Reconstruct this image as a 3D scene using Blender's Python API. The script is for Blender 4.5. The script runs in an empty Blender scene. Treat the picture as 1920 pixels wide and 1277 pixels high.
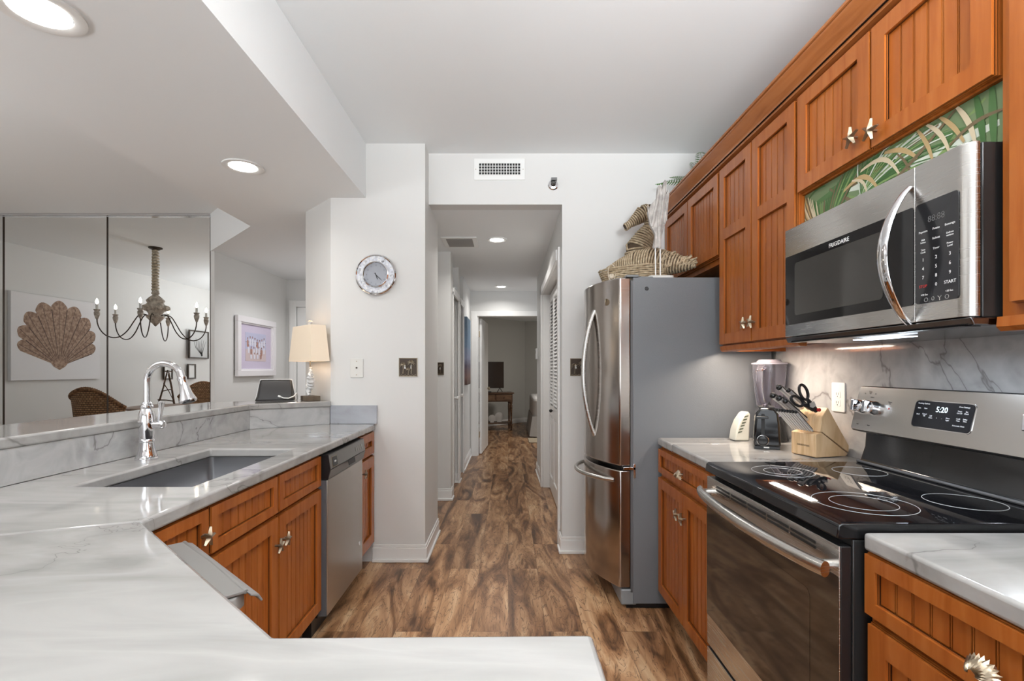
import bpy, bmesh, math, random
from mathutils import Vector as V, Matrix
R = math.radians; PI = math.pi
S = bpy.context.scene; COL = S.collection
random.seed(7)
# ---------------------------------------------------------------- camera
F, CX, HY, H = 940.0, 953.0, 692.0, 1.278      # focal length in pixels, vanishing point, eye height
cd = bpy.data.cameras.new('camera'); cam = bpy.data.objects.new('camera', cd); COL.objects.link(cam)
cam.location = (0, 0, H); cam.rotation_euler = (R(90), 0, 0)
cd.sensor_width = 36; cd.lens = F/1920*36; cd.clip_start = .02
cd.shift_x = (960-CX)/1920; cd.shift_y = (HY-638.5)/1920
S.camera = cam
S.view_settings.view_transform = 'Standard'; S.view_settings.look = 'None'
S.view_settings.gamma = 1; S.view_settings.exposure = -0.06
# ---------------------------------------------------------------- daylight, flash and added fill lights
w = bpy.data.worlds.new('world'); S.world = w; w.use_nodes = True
w.node_tree.nodes['Background'].inputs[0].default_value = (.86, .93, 1, 1)
w.node_tree.nodes['Background'].inputs[1].default_value = 1.4
def lamp(name, loc, rot, size, power, col=(1, 1, 1), size_y=None, shape=None, parent=None, spread=None):
    d = bpy.data.lights.new(name, 'AREA'); d.energy = power; d.color = col; d.size = size
    d.shape = shape or ('RECTANGLE' if size_y else 'DISK')
    if size_y: d.size_y = size_y
    if spread: d.spread = R(spread)
    o = bpy.data.objects.new(name, d); COL.objects.link(o); o.location = loc; o.rotation_euler = rot
    if parent:
        o.parent = parent; o.location = V(loc)-parent.location
    return o
lamp('rear_window_fill', (-1.8, -2.85, 1.35), (R(90), 0, 0), 4.6, 62, (.92, .96, 1), 2.0)      # added fill light standing in the unseen rear window opening
lamp('bounce_flash', (.50, -1.25, 1.72), (R(139), 0, R(-6)), .6, 140, (.91, .96, 1), .6, spread=100)      # photographer's flash aimed at the ceiling
lamp('dining_fill', (-3.7, .6, 1.5), (R(180), 0, 0), 1.2, 75, (.95, .975, 1), 1.2)  # added upward light, no fixture, brightens the dining side
lamp('entry_fill', (-2.0, 5.45, 2.38), (0, R(-12), 0), .4, 17, (.97, .98, 1), .4, spread=165)  # added light hidden behind the pier to brighten the picture wall
lamp('bedroom_fill', (1.2, 9.0, 2.0), (R(20), 0, 0), .5, 24, (1, .95, .88), .5)  # unseen light added to lift the dim bedroom
# ---------------------------------------------------------------- pixel helpers
def at(x, y, Y): return V(((x-CX)*Y/F, Y, H-(y-HY)*Y/F))
# ---------------------------------------------------------------- materials
MATS = {}
def mat(name, col=(.8, .8, .8), rough=.5, metal=0.0, **k):
    if name in MATS: return MATS[name]
    m = bpy.data.materials.new(name); m.use_nodes = True; MATS[name] = m
    b = m.node_tree.nodes['Principled BSDF']
    b.inputs['Base Color'].default_value = (*col, 1); b.inputs['Roughness'].default_value = rough
    b.inputs['Metallic'].default_value = metal
    for a, v in k.items():
        b.inputs[a.replace('_', ' ')].default_value = v
    return m
class NT:
    def __init__(s, m): s.t = m.node_tree; s.b = s.t.nodes['Principled BSDF']
    def n(s, typ, **k):
        o = s.t.nodes.new(typ)
        for a, v in k.items():
            if a in o.inputs.keys(): o.inputs[a].default_value = v
            else: setattr(o, a, v)
        return o
    def l(s, a, b): s.t.links.new(a, b)
    def coord(s, scale, rot=(0, 0, 0), kind='Object'):
        c = s.n('ShaderNodeTexCoord'); m = s.n('ShaderNodeMapping')
        m.inputs['Scale'].default_value = scale; m.inputs['Rotation'].default_value = rot
        s.l(c.outputs[kind], m.inputs[0]); return m.outputs[0]
    def ramp(s, fac, stops, interp='LINEAR'):
        r = s.n('ShaderNodeValToRGB'); r.color_ramp.interpolation = interp; e = r.color_ramp.elements
        while len(e) < len(stops): e.new(.5)
        for i, (p, c) in enumerate(stops): e[i].position = p; e[i].color = (*c, 1) if len(c) == 3 else c
        s.l(fac, r.inputs[0]); return r.outputs[0]
    def math(s, op, a, b=None, c=None):
        o = s.n('ShaderNodeMath', operation=op)
        for i, x in enumerate((a, b, c)):
            if x is None: continue
            if isinstance(x, (int, float)): o.inputs[i].default_value = x
            else: s.l(x, o.inputs[i])
        return o.outputs[0]
    def mix(s, fac, a, b, typ='MIX'):
        o = s.n('ShaderNodeMixRGB', blend_type=typ)
        for i, x in enumerate((fac, a, b)):
            if isinstance(x, (int, float)): o.inputs[i].default_value = x
            elif isinstance(x, tuple): o.inputs[i].default_value = (*x, 1)
            else: s.l(x, o.inputs[i])
        return o.outputs[0]
    def noise(s, vec, scale, detail=3, dist=0, rough=.5):
        o = s.n('ShaderNodeTexNoise', Scale=scale, Detail=detail, Distortion=dist, Roughness=rough)
        s.l(vec, o.inputs['Vector']); return o.outputs[0]
    def bump(s, h, strength=.2, dist=.002):
        o = s.n('ShaderNodeBump', Strength=strength, Distance=dist); s.l(h, o.inputs['Height']); s.l(o.outputs[0], s.b.inputs['Normal'])
    def color(s, x): s.l(x, s.b.inputs['Base Color'])

def paint(name, col, rough=.55):
    m = mat(name, col, rough); t = NT(m)
    t.bump(t.noise(t.coord((1, 1, 1)), 180, 2), .06, .001); return m
WALL = paint('wall_paint', (.69, .682, .662)); CEIL = paint('ceiling_paint', (.84, .86, .865), .7)
TRIM = mat('trim_white', (.82, .81, .79), .3)
WHITE = mat('white_plastic', (.82, .82, .80), .35)
def wood(name, c1, c2, c3, rough=.3, sc=(14, 14, 1.3)):
    m = mat(name, c2, rough); t = NT(m)
    v = t.coord(sc); n = t.noise(v, 2.2, 5, .8)
    c = t.ramp(n, [(.3, c1), (.5, c2), (.72, c3)])
    big = t.noise(t.coord((1.5, 1.5, .8)), 2, 2)
    c = t.mix(.35, c, t.ramp(big, [(.3, (.75, .7, .65)), (.7, (1.15, 1.12, 1.05))]), 'MULTIPLY')
    t.color(c); t.bump(n, .05, .001); m.node_tree.nodes['Principled BSDF'].inputs['Specular IOR Level'].default_value = .35; return m
CAB = wood('maple_cabinet', (.30, .078, .012), (.355, .102, .018), (.40, .128, .026), .27)
CABY = wood('maple_moulding', (.270, .085, .020), (.335, .112, .029), (.385, .138, .040), .27, (14, 1.3, 14))
GLAZE = mat('dark_glaze', (.010, .004, .002), .8, 0, Specular_IOR_Level=.1)
CABIN = mat('cabinet_inside', (.13, .055, .022), .6)
def marble(name, base=(.35, .34, .327), vs=1.0):
    m = mat(name, base, .07); t = NT(m)
    st = t.noise(t.coord((1.2, 5, 5), (0, 0, .25)), 1.6, 6, .6)
    c = t.ramp(st, [(.22, tuple(x*.68 for x in base)), (.42, tuple(x*.96 for x in base)), (.55, tuple(min(1, x*1.10) for x in base)), (.75, tuple(x*.78 for x in base))])
    d = t.noise(t.coord((1, 1, 1), (0, .3, .5)), .95*vs, 6, .35, .55)
    v = t.math('ABSOLUTE', t.math('SUBTRACT', d, .5))
    mk = t.noise(t.coord((1, 1, 1)), 1.7, 1)
    wd = t.math('MULTIPLY', t.math('MAXIMUM', t.math('SUBTRACT', mk, .41), 0), .035)
    k = t.math('MINIMUM', t.math('DIVIDE', v, t.math('ADD', wd, .0004)), 1.0)
    soft = t.ramp(v, [(0, (.80, .79, .79)), (.03, (1, 1, 1))])
    c = t.mix(.6, c, soft, 'MULTIPLY')
    c = t.mix(t.math('MULTIPLY', t.math('SUBTRACT', 1.0, k), .8), c, (.17, .16, .155)); t.color(c); return m
MARBLE = marble('white_marble')
SPLASH = marble('marble_backsplash', (.44, .435, .43), 1.5)
def steel(name, col=(.60, .585, .56), rough=.26, sc=(2, 2, 160)):
    m = mat(name, col, rough, 1.0); t = NT(m)
    n = t.noise(t.coord(sc), 3, 2)
    t.l(t.math('ADD', t.math('MULTIPLY', n, .10), rough-.05), t.b.inputs['Roughness'])
    t.bump(n, .012, .0004); return m
STEEL = steel('brushed_steel'); STEELV = steel('brushed_steel_soft', (.50, .47, .44), .34)
CHROME = mat('polished_chrome', (.80, .80, .82), .06, 1.0)
SINK = steel('sink_steel', (.33, .33, .34), .36)
BLACKG = mat('black_glass', (.006, .006, .007), .04); BLACK = mat('black_plastic', (.012, .012, .013), .3)
BLACKM = mat('black_enamel', (.02, .02, .02), .12)
OVENG = mat('oven_window_glass', (.02, .014, .010), .05, 0, Specular_IOR_Level=1.0)
GREYP = mat('grey_plastic', (.30, .29, .275), .4)
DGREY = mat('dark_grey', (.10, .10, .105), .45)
m = mat('fridge_side_paint', (.15, .158, .168), .36); t = NT(m); t.bump(t.noise(t.coord((1, 1, 1)), 260, 2), .35, .0015); FRSIDE = m
BRONZE = mat('antique_bronze', (.26, .21, .15), .35, 1.0)
PEWTER = mat('pewter_gold', (.40, .33, .24), .34, 1.0)
DBRONZE = mat('dark_bronze', (.05, .035, .025), .4, .6)
INK = mat('black_ink', (.01, .01, .01), .5); INKW = mat('white_ink', (.8, .8, .8), .5); RED = mat('red_ink', (.5, .02, .02), .5)
def glow(name, col, strength):
    m = mat(name, col, .5); b = m.node_tree.nodes['Principled BSDF']
    b.inputs['Emission Color'].default_value = (*col, 1); b.inputs['Emission Strength'].default_value = strength; return m
LED = glow('recessed_lamp_glow', (1, .97, .92), 14)
LCD = glow('led_digits', (.8, .95, 1), 1.6)
BULB = glow('candle_bulb_glow', (1, .86, .66), 30)
# floor: vinyl planks running away from the camera
m = mat('vinyl_planks', (.3, .16, .08), .33); t = NT(m); FLOORM = m
c0 = t.n('ShaderNodeTexCoord'); sp = t.n('ShaderNodeSeparateXYZ'); t.l(c0.outputs['Object'], sp.inputs[0])
cb = t.n('ShaderNodeCombineXYZ'); t.l(sp.outputs[1], cb.inputs[0]); t.l(sp.outputs[0], cb.inputs[1])
br = t.n('ShaderNodeTexBrick', offset=.37, offset_frequency=2); t.l(cb.outputs[0], br.inputs['Vector'])
for a, v in (('Color1', (0, 0, 0, 1)), ('Color2', (1, 1, 1, 1)), ('Mortar', (.5, .5, .5, 1)), ('Scale', 1), ('Mortar Size', .0012), ('Brick Width', 1.22), ('Row Height', .184), ('Mortar Smooth', .1)):
    br.inputs[a].default_value = v
idv = t.math('MULTIPLY', br.outputs[0], 1.0)
ox = t.math('ADD', t.math('MULTIPLY', sp.outputs[0], 6.5), t.math('MULTIPLY', idv, 37))
oy = t.math('ADD', t.math('MULTIPLY', sp.outputs[1], 1.15), t.math('MULTIPLY', idv, 19))
cv = t.n('ShaderNodeCombineXYZ'); t.l(ox, cv.inputs[0]); t.l(oy, cv.inputs[1])
n1 = t.noise(cv.outputs[0], .95, 6, 1.9, .58)
n2 = t.noise(cv.outputs[0], 1.9, 4, 3.2, .55)
g = t.ramp(n1, [(.33, (.085, .040, .018)), (.43, (.23, .112, .050)), (.51, (.37, .20, .098)), (.59, (.48, .285, .152)), (.70, (.62, .43, .26))])
line = t.math('ABSOLUTE', t.math('SUBTRACT', n2, .5))
g = t.mix(t.ramp(line, [(0, (.80, .80, .80)), (.022, (0, 0, 0))]), g, (.06, .027, .013))
g = t.mix(.55, g, t.ramp(idv, [(0, (.74, .69, .64)), (1, (1.18, 1.14, 1.10))]), 'MULTIPLY')
g = t.mix(t.math('MULTIPLY', br.outputs['Fac'], .55), g, (.06, .03, .018)); t.color(g)
t.bump(n2, .05, .001)
# wicker, fabrics
def weave(name, c1, c2, rows=75, cols=26):
    m = mat(name, c1, .7); t = NT(m); c = t.n('ShaderNodeTexCoord'); x = t.n('ShaderNodeSeparateXYZ'); t.l(c.outputs['Object'], x.inputs[0])
    an = t.math('ARCTAN2', x.outputs[1], x.outputs[0]); cm = t.n('ShaderNodeCombineXYZ'); t.l(t.math('MULTIPLY', an, cols/2), cm.inputs[0]); t.l(t.math('MULTIPLY', x.outputs[2], rows/2), cm.inputs[1])
    b = t.n('ShaderNodeTexBrick', offset=.5); t.l(cm.outputs[0], b.inputs['Vector'])
    b.inputs['Scale'].default_value = 1; b.inputs['Mortar Size'].default_value = .10; b.inputs['Brick Width'].default_value = 1.0; b.inputs['Row Height'].default_value = .5; b.inputs['Mortar Smooth'].default_value = .6
    b.inputs['Color1'].default_value = (*c1, 1); b.inputs['Color2'].default_value = (*c2, 1); b.inputs['Mortar'].default_value = (*[x_*.18 for x_ in c2], 1)
    t.color(b.outputs[0]); t.bump(t.math('SUBTRACT', 1.0, b.outputs['Fac']), .9, .006); return m
def rope(name, c1, c2, sc=40):
    m = mat(name, c1, .75); t = NT(m); n = t.noise(t.coord((1, 1, 1)), sc, 4)
    t.color(t.ramp(n, [(.35, c2), (.65, c1)])); t.bump(n, .4, .002); return m
GRASSR = rope('seagrass_rope', (.50, .40, .27), (.30, .22, .13), 60); GCORE = mat('seagrass_shadow_core', (.07, .045, .025), .9); WICK = rope('rattan', (.30, .15, .065), (.11, .05, .022))
ROPEW = rope('bleached_rope', (.72, .64, .52), (.42, .35, .25)); DRIFT = rope('whitewashed_wood', (.50, .47, .44), (.28, .26, .24), 25)
LINEN = mat('linen_shade', (.78, .66, .52), .8, Emission_Color=(1, .80, .58, 1), Emission_Strength=.16)
t = NT(LINEN); t.bump(t.noise(t.coord((30, 30, 300)), 4, 2), .3, .001)
MIRROR = mat('mirror_silver', (.86, .87, .86), .005, 1.0)
LEAF = mat('fern_green', (.10, .26, .05), .5)
# ---------------------------------------------------------------- mesh builder
def frame(o, u, v, n): 
    m = Matrix((V(u), V(v), V(n))).transposed().to_4x4(); m.translation = V(o); return m
def faceL(x, y, z): return frame((x, y, z), (0, 1, 0), (0, 0, 1), (1, 0, 0))       # faces +X, u runs away from the camera
def faceR(x, y, z): return frame((x, y, z), (0, -1, 0), (0, 0, 1), (-1, 0, 0))     # faces -X, u runs towards the camera
def faceB(x, y, z): return frame((x, y, z), (1, 0, 0), (0, 0, 1), (0, -1, 0))      # faces the camera
class MB:
    def __init__(s, T=None): s.bm = bmesh.new(); s.T = T or Matrix(); s.mi = 0
    def v(s, p): return s.bm.verts.new(s.T @ V(p))
    def f(s, vs):
        try: fc = s.bm.faces.new(vs); fc.material_index = s.mi; return fc
        except ValueError: return None
    def box(s, x0, x1, y0, y1, z0, z1):
        c = [s.v(p) for p in ((x0, y0, z0), (x1, y0, z0), (x1, y1, z0), (x0, y1, z0), (x0, y0, z1), (x1, y0, z1), (x1, y1, z1), (x0, y1, z1))]
        for q in ((0, 3, 2, 1), (4, 5, 6, 7), (0, 1, 5, 4), (1, 2, 6, 5), (2, 3, 7, 6), (3, 0, 4, 7)): s.f([c[i] for i in q])
        return s
    def prism(s, poly, a, b, ax='z'):
        def P(p, h): return (p[0], p[1], h) if ax == 'z' else ((p[0], h, p[1]) if ax == 'y' else (h, p[0], p[1]))
        A = [s.v(P(p, a)) for p in poly]; B = [s.v(P(p, b)) for p in poly]; n = len(poly)
        s.f(A[::-1]); s.f(B)
        for i in range(n): s.f([A[i], A[(i+1) % n], B[(i+1) % n], B[i]])
        return s
    def rbox(s, x0, x1, y0, y1, z0, z1, r=.005, ax='z', n=4):
        if ax == 'z': a, b, c, d, e, g = x0, x1, y0, y1, z0, z1
        elif ax == 'y': a, b, c, d, e, g = x0, x1, z0, z1, y0, y1
        else: a, b, c, d, e, g = y0, y1, z0, z1, x0, x1
        pts = []
        for (cx, cy, t0) in ((b-r, d-r, 0), (a+r, d-r, 90), (a+r, c+r, 180), (b-r, c+r, 270)):
            for i in range(n+1): t = R(t0+90*i/n); pts.append((cx+r*math.cos(t), cy+r*math.sin(t)))
        return s.prism(pts, e, g, ax)
    def tube(s, pts, r, seg=10, closed=False, ref=None, flat=1.0, caps=True):
        pts = [V(p) for p in pts]; n = len(pts); rr = r if isinstance(r, (list, tuple)) else [r]*n
        rings = []; prev = None
        for i, p in enumerate(pts):
            a = pts[(i-1) % n] if (closed or i > 0) else p; b = pts[(i+1) % n] if (closed or i < n-1) else p
            t = (b-a).normalized() if (b-a).length > 1e-9 else V((0, 0, 1))
            if ref is not None: sd = t.cross(V(ref)); sd = sd.normalized() if sd.length > 1e-6 else V((1, 0, 0))
            elif prev is None:
                sd = t.cross(V((0, 0, 1)) if abs(t.z) < .9 else V((1, 0, 0))).normalized()
            else: sd = (prev-t*prev.dot(t)); sd = sd.normalized() if sd.length > 1e-6 else prev
            prev = sd; up = sd.cross(t)
            rings.append([s.v(p+sd*(rr[i]*flat*math.cos(2*PI*k/seg))+up*(rr[i]*math.sin(2*PI*k/seg))) for k in range(seg)])
        m = n if closed else n-1
        for i in range(m):
            A, B = rings[i], rings[(i+1) % n]
            for k in range(seg): s.f([A[k], A[(k+1) % seg], B[(k+1) % seg], B[k]])
        if not closed and caps: s.f(rings[0][::-1]); s.f(rings[-1])
        return s
    def lathe(s, prof, c=(0, 0, 0), seg=32, L=None):
        M = Matrix.Translation(V(c)) @ (L or Matrix()); rings = []
        for r, z in prof:
            rings.append([s.v(M @ V((0, 0, z)))] if r < 1e-6 else [s.v(M @ V((r*math.cos(2*PI*k/seg), r*math.sin(2*PI*k/seg), z))) for k in range(seg)])
        for A, B in zip(rings, rings[1:]):
            if len(A) == 1 and len(B) == 1: continue
            for k in range(seg):
                k2 = (k+1) % seg
                if len(A) == 1: s.f([A[0], B[k2], B[k]])
                elif len(B) == 1: s.f([A[k], A[k2], B[0]])
                else: s.f([A[k], A[k2], B[k2], B[k]])
        if len(rings[0]) > 1: s.f(rings[0][::-1])
        if len(rings[-1]) > 1: s.f(rings[-1])
        return s
    def ball(s, c, r, sc=(1, 1, 1), seg=14, rings=8):
        L = Matrix.Diagonal((*sc, 1))
        return s.lathe([(r*math.sin(PI*i/rings), -r*math.cos(PI*i/rings)) for i in range(rings+1)], c, seg, L)
    def coil(s, pts, rad, pitch, rr, seg=5, n=14):
        """a rope wound round a path"""
        pts = [V(p) for p in pts]; L = [0]
        for a, b in zip(pts, pts[1:]): L.append(L[-1]+(b-a).length)
        N = max(2, int(L[-1]/pitch*n)); out = []
        def smp(d):
            for i in range(len(L)-1):
                if d <= L[i+1] or i == len(L)-2:
                    f = (d-L[i])/max(1e-9, L[i+1]-L[i]); return pts[i].lerp(pts[i+1], f), rad[i]*(1-f)+rad[i+1]*f, (pts[i+1]-pts[i]).normalized()
        prev = None
        for k in range(N+1):
            p, r, t = smp(L[-1]*k/N)
            if prev is None: prev = t.cross(V((0, 1, .1))).normalized()
            prev = (prev-t*prev.dot(t)).normalized(); q = prev.cross(t); a = 2*PI*k/n
            out.append(p+prev*(r*math.cos(a))+q*(r*math.sin(a)))
        return s.tube(out, rr, seg)
    def build(s, name, mats, parent=None, bevel=0, smooth=35, kind=None, origin=None, keepn=False):
        if not keepn: bmesh.ops.recalc_face_normals(s.bm, faces=s.bm.faces)
        if parent is not None: o = wloc(parent)
        elif origin is not None: o = V(origin)
        elif kind == 'structure': o = V((0, 0, 0))
        else:
            xs = [v.co for v in s.bm.verts]; o = V(((min(c.x for c in xs)+max(c.x for c in xs))/2, (min(c.y for c in xs)+max(c.y for c in xs))/2, min(c.z for c in xs)))
        bmesh.ops.translate(s.bm, verts=s.bm.verts, vec=-o)
        me = bpy.data.meshes.new(name); s.bm.to_mesh(me); s.bm.free()
        for mm in (mats if isinstance(mats, (list, tuple)) else [mats]): me.materials.append(mm)
        ob = bpy.data.objects.new(name, me); COL.objects.link(ob)
        if parent is not None: ob.parent = parent; ob.location = (0, 0, 0)
        else: ob.location = o
        if smooth:
            me.shade_smooth(); me.set_sharp_from_angle(angle=R(smooth))
        if bevel:
            b = ob.modifiers.new('bevel', 'BEVEL'); b.width = bevel; b.segments = 3; b.limit_method = 'ANGLE'; b.angle_limit = R(40); b.harden_normals = False
        if kind: ob['kind'] = kind
        return ob
def wloc(o):
    p = V((0, 0, 0))
    while o is not None: p += o.location; o = o.parent
    return p
def tag(o, label, cat, group=None):
    o['label'] = label; o['category'] = cat
    if group: o['group'] = group
    return o
def thing(name, label, cat, loc, group=None):
    o = bpy.data.objects.new(name, None); COL.objects.link(o); o.location = loc; o.empty_display_size = .05
    return tag(o, label, cat, group)
def struct(name, mb, m, bevel=0): return mb.build(name, m, None, bevel, kind='structure')
def dup(root, loc, label=None, rotz=None):
    """copy a thing with its parts and sub-parts"""
    r = root.copy(); COL.objects.link(r); r.location = loc
    if rotz is not None: r.rotation_euler.z = rotz
    if label: r['label'] = label
    for ch in list(root.children):
        c = ch.copy(); COL.objects.link(c); c.parent = r
        for g2 in ch.children:
            d = g2.copy(); COL.objects.link(d); d.parent = c
    return r
def text(body, size, T, m, parent, name, ext=.0006, align='CENTER', sx=1.0):
    cu = bpy.data.curves.new(name, 'FONT'); cu.body = body; cu.size = size; cu.extrude = ext; cu.align_x = align; cu.align_y = 'CENTER'; cu.resolution_u = 2
    tmp = bpy.data.objects.new('tmp', cu); COL.objects.link(tmp)
    dg = bpy.context.evaluated_depsgraph_get(); me = bpy.data.meshes.new_from_object(tmp.evaluated_get(dg))
    bpy.data.objects.remove(tmp); me.name = name
    me.transform(Matrix.Diagonal((sx, 1, 1, 1))); me.transform(T); me.transform(Matrix.Translation(-wloc(parent)))
    me.materials.clear(); me.materials.append(m)
    o = bpy.data.objects.new(name, me); COL.objects.link(o); o.parent = parent
    return o
# ================================================================ SETTING
CZ, SZ, HZ = 2.775, 2.415, 2.42            # ceiling, dropped ceiling, hall ceiling
YB, YP = 3.48, 3.328                       # header wall, clock pier
struct('floor', MB().box(-6.4, 3.2, -3.1, 12.6, -.06, 0), FLOORM)
struct('ceiling', MB().box(-6.4, 1.62, -3.1, 4.95, CZ, CZ+.08), CEIL)
struct('ceiling_lower', MB().prism([(-.945, -3.0), (-.945, YP), (-1.15, YP+.2), (-1.15, 6.55), (-2.93, 6.55), (-2.93, 4.86), (-2.87, 4.83), (-2.05, 3.99), (-2.05, -3.0)], SZ, CZ-.001), CEIL)
struct('ceiling_hall', MB().box(-1.7, 1.9, YB+.12, 12.6, HZ, HZ+.08), CEIL)
# clock pier: angled on the left, runs back beside the hall
struct('wall_centre', MB().prism([(-.552, YP), (-1.179, YP), (-1.467, 3.63), (-1.467, 6.5), (-1.40, 6.5), (-1.40, 3.92), (-.552, 3.92)], 0, CZ), WALL)
wb = MB(); wb.prism([(-.555, HZ), (.374, HZ), (.374, 0), (1.6, 0), (1.6, CZ), (-.555, CZ)], YB, YB+.12, 'y'); struct('wall_back', wb, WALL)
struct('wall_right', MB().box(1.44, 1.58, -3.05, YB+.01, 0, CZ), WALL)
# hall, right side: closet recess
struct('wall_hall_right', MB().prism([(.374, YB+.11), (.374, 3.68), (.52, 3.68), (.52, 5.42), (.374, 5.42), (.362, 6.31), (.75, 6.31), (.75, YB+.11)], 0, HZ), WALL)
struct('wall_closet_header', MB().box(.374, .52, 3.68, 5.42, 2.08, HZ), WALL)
# hall, left side: two closed doors
struct('wall_hall_left', MB().prism([(-1.40, 4.88), (-.56, 4.88), (-.56, 5.06), (-.63, 5.06), (-.63, 5.64), (-.56, 5.64), (-.56, 5.80), (-.63, 5.80), (-.63, 6.20), (-.56, 6.20), (-.56, 7.4), (-1.40, 7.4)], 0, HZ), WALL)
struct('wall_hall_end', MB().prism([(-1.4, 0), (-.455, 0), (-.455, 2.055), (.43, 2.055), (.43, 0), (1.9, 0), (1.9, HZ), (-1.4, HZ)], 7.38, 7.5, 'y'), WALL)
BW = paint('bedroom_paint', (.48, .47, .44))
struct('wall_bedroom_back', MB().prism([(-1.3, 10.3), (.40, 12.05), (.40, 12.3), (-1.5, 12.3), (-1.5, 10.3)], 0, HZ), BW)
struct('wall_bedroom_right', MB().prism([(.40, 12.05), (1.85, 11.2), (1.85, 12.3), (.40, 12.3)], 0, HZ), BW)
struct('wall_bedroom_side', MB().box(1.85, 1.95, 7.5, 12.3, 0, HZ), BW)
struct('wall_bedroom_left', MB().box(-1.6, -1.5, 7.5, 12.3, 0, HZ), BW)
# dining side
struct('wall_mirror', MB().box(-6.3, -2.87, 4.85, 4.97, 0, CZ), WALL)
struct('wall_picture', MB().box(-2.868, -2.83, 4.83, 6.42, 0, SZ).box(-2.95, -2.868, 4.98, 6.42, 0, SZ), WALL)
struct('wall_entry', MB().prism([(-2.95, 0), (-2.70, 0), (-2.70, 2.07), (-1.80, 2.07), (-1.80, 0), (-1.40, 0), (-1.40, SZ), (-2.95, SZ)], 6.40, 6.5, 'y'), WALL)
struct('wall_dining', MB().prism([(-5.53, -3.05), (-5.98, 4.86), (-6.2, 4.86), (-6.2, -3.05)], 0, CZ), WALL)
# rear wall behind the viewer; its wide window is added to let light in
struct('wall_rear', MB().box(-6.2, -4.3, -3.15, -3.05, 0, CZ).box(.7, 1.58, -3.15, -3.05, 0, CZ).box(-4.3, .7, -3.15, -3.05, 0, .3).box(-4.3, .7, -3.15, -3.05, 2.4, CZ), WALL)
wf = MB()
for x in (-4.3, -3.05, -1.8, -.55, .66): wf.box(x, x+.04, -3.13, -3.07, .3, 2.4)
wf.box(-4.3, .7, -3.13, -3.07, .3, .34).box(-4.3, .7, -3.13, -3.07, 2.36, 2.4); struct('added_window_1', wf, TRIM)
# bar knee wall
struct('wall_bar', MB().prism([(-1.575, -.2), (-1.575, 3.036), (-1.192, 3.3245), (-1.30, 3.44), (-1.72, 3.10), (-1.72, -.2)], 0, 1.029), WALL)
# baseboards
def base(name, pts, h=.115):
    mb = MB(); pts = [V((p[0], p[1], 0)) for p in pts]
    def off(d):
        out = []
        for i, p in enumerate(pts):
            ns = []
            if i > 0: t = (pts[i]-pts[i-1]).normalized(); ns.append(V((t.y, -t.x, 0)))
            if i < len(pts)-1: t = (pts[i+1]-pts[i]).normalized(); ns.append(V((t.y, -t.x, 0)))
            n = sum(ns, V((0, 0, 0))); n = n/max(.2, n.length)
            if len(ns) == 2: n = n/max(.3, n.dot(ns[0]))
            out.append(p+n*d)
        return out
    for d, z0, z1 in ((.013, .001, h-.02), (.009, h-.02, h), (.024, .001, .022)):
        o = off(d); i2 = off(.0005)
        for k in range(len(pts)-1):
            q = [o[k], o[k+1], i2[k+1], i2[k]]
            mb.prism([(a.x, a.y) for a in q], z0, z1)
    struct(name, mb, TRIM, .003)
base('baseboard_centre', [(-.90, YP), (-.552, YP), (-.552, 3.92)])
base('baseboard_recess', [(-.80, 4.88), (-.56, 4.88), (-.56, 5.0)])
base('baseboard_stub', [(-.63, 5.64), (-.56, 5.64), (-.56, 5.80)])
base('baseboard_hall_left', [(-.56, 6.26), (-.56, 7.38)])
base('baseboard_back', [(.374, 3.60), (.374, YB), (.70, YB)])
base('baseboard_hall_right', [(.362, 6.31), (.374, 5.49)])
base('baseboard_bedroom', [(-1.3, 10.3), (.40, 12.05), (1.85, 11.2)][0:3])
# door casings
tr = MB()
tr.box(-.555, -.455, 7.355, 7.38, 0, 2.13).box(-.455, .45, 7.355, 7.38, 2.055, 2.13).box(-.54, -.47, 7.347, 7.36, 0, 2.115).box(-.455, -.44, 7.38, 7.5, 0, 2.055); struct('trim_1', tr, TRIM, .003)
tr = MB()
tr.box(.358, .374, 3.61, 3.68, 0, 2.16).box(.35, .374, 5.42, 5.51, 0, 2.16).box(.35, .374, 3.70, 5.51, 2.08, 2.16).box(.374, .50, 5.405, 5.42, 0, 2.08).box(.374, .50, 3.68, 3.695, 0, 2.08); struct('trim_2', tr, TRIM, .003)
tr = MB()
for a, b in ((5.06, 5.64), (5.80, 6.20)):
    tr.box(-.56, -.552, a-.0, a+.035, 0, 2.06).box(-.56, -.545, b-.035, b+.03, 0, 2.06).box(-.56, -.545, a, b, 2.03, 2.1)
struct('trim_3', tr, TRIM)
tr = MB(); tr.box(-2.79, -2.70, 6.375, 6.4, 0, 2.15).box(-1.80, -1.71, 6.375, 6.4, 0, 2.15).box(-2.70, -1.80, 6.375, 6.4, 2.07, 2.15).box(-2.775, -2.715, 6.368, 6.38, 0, 2.14); struct('trim_4', tr, TRIM, .003)
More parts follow.
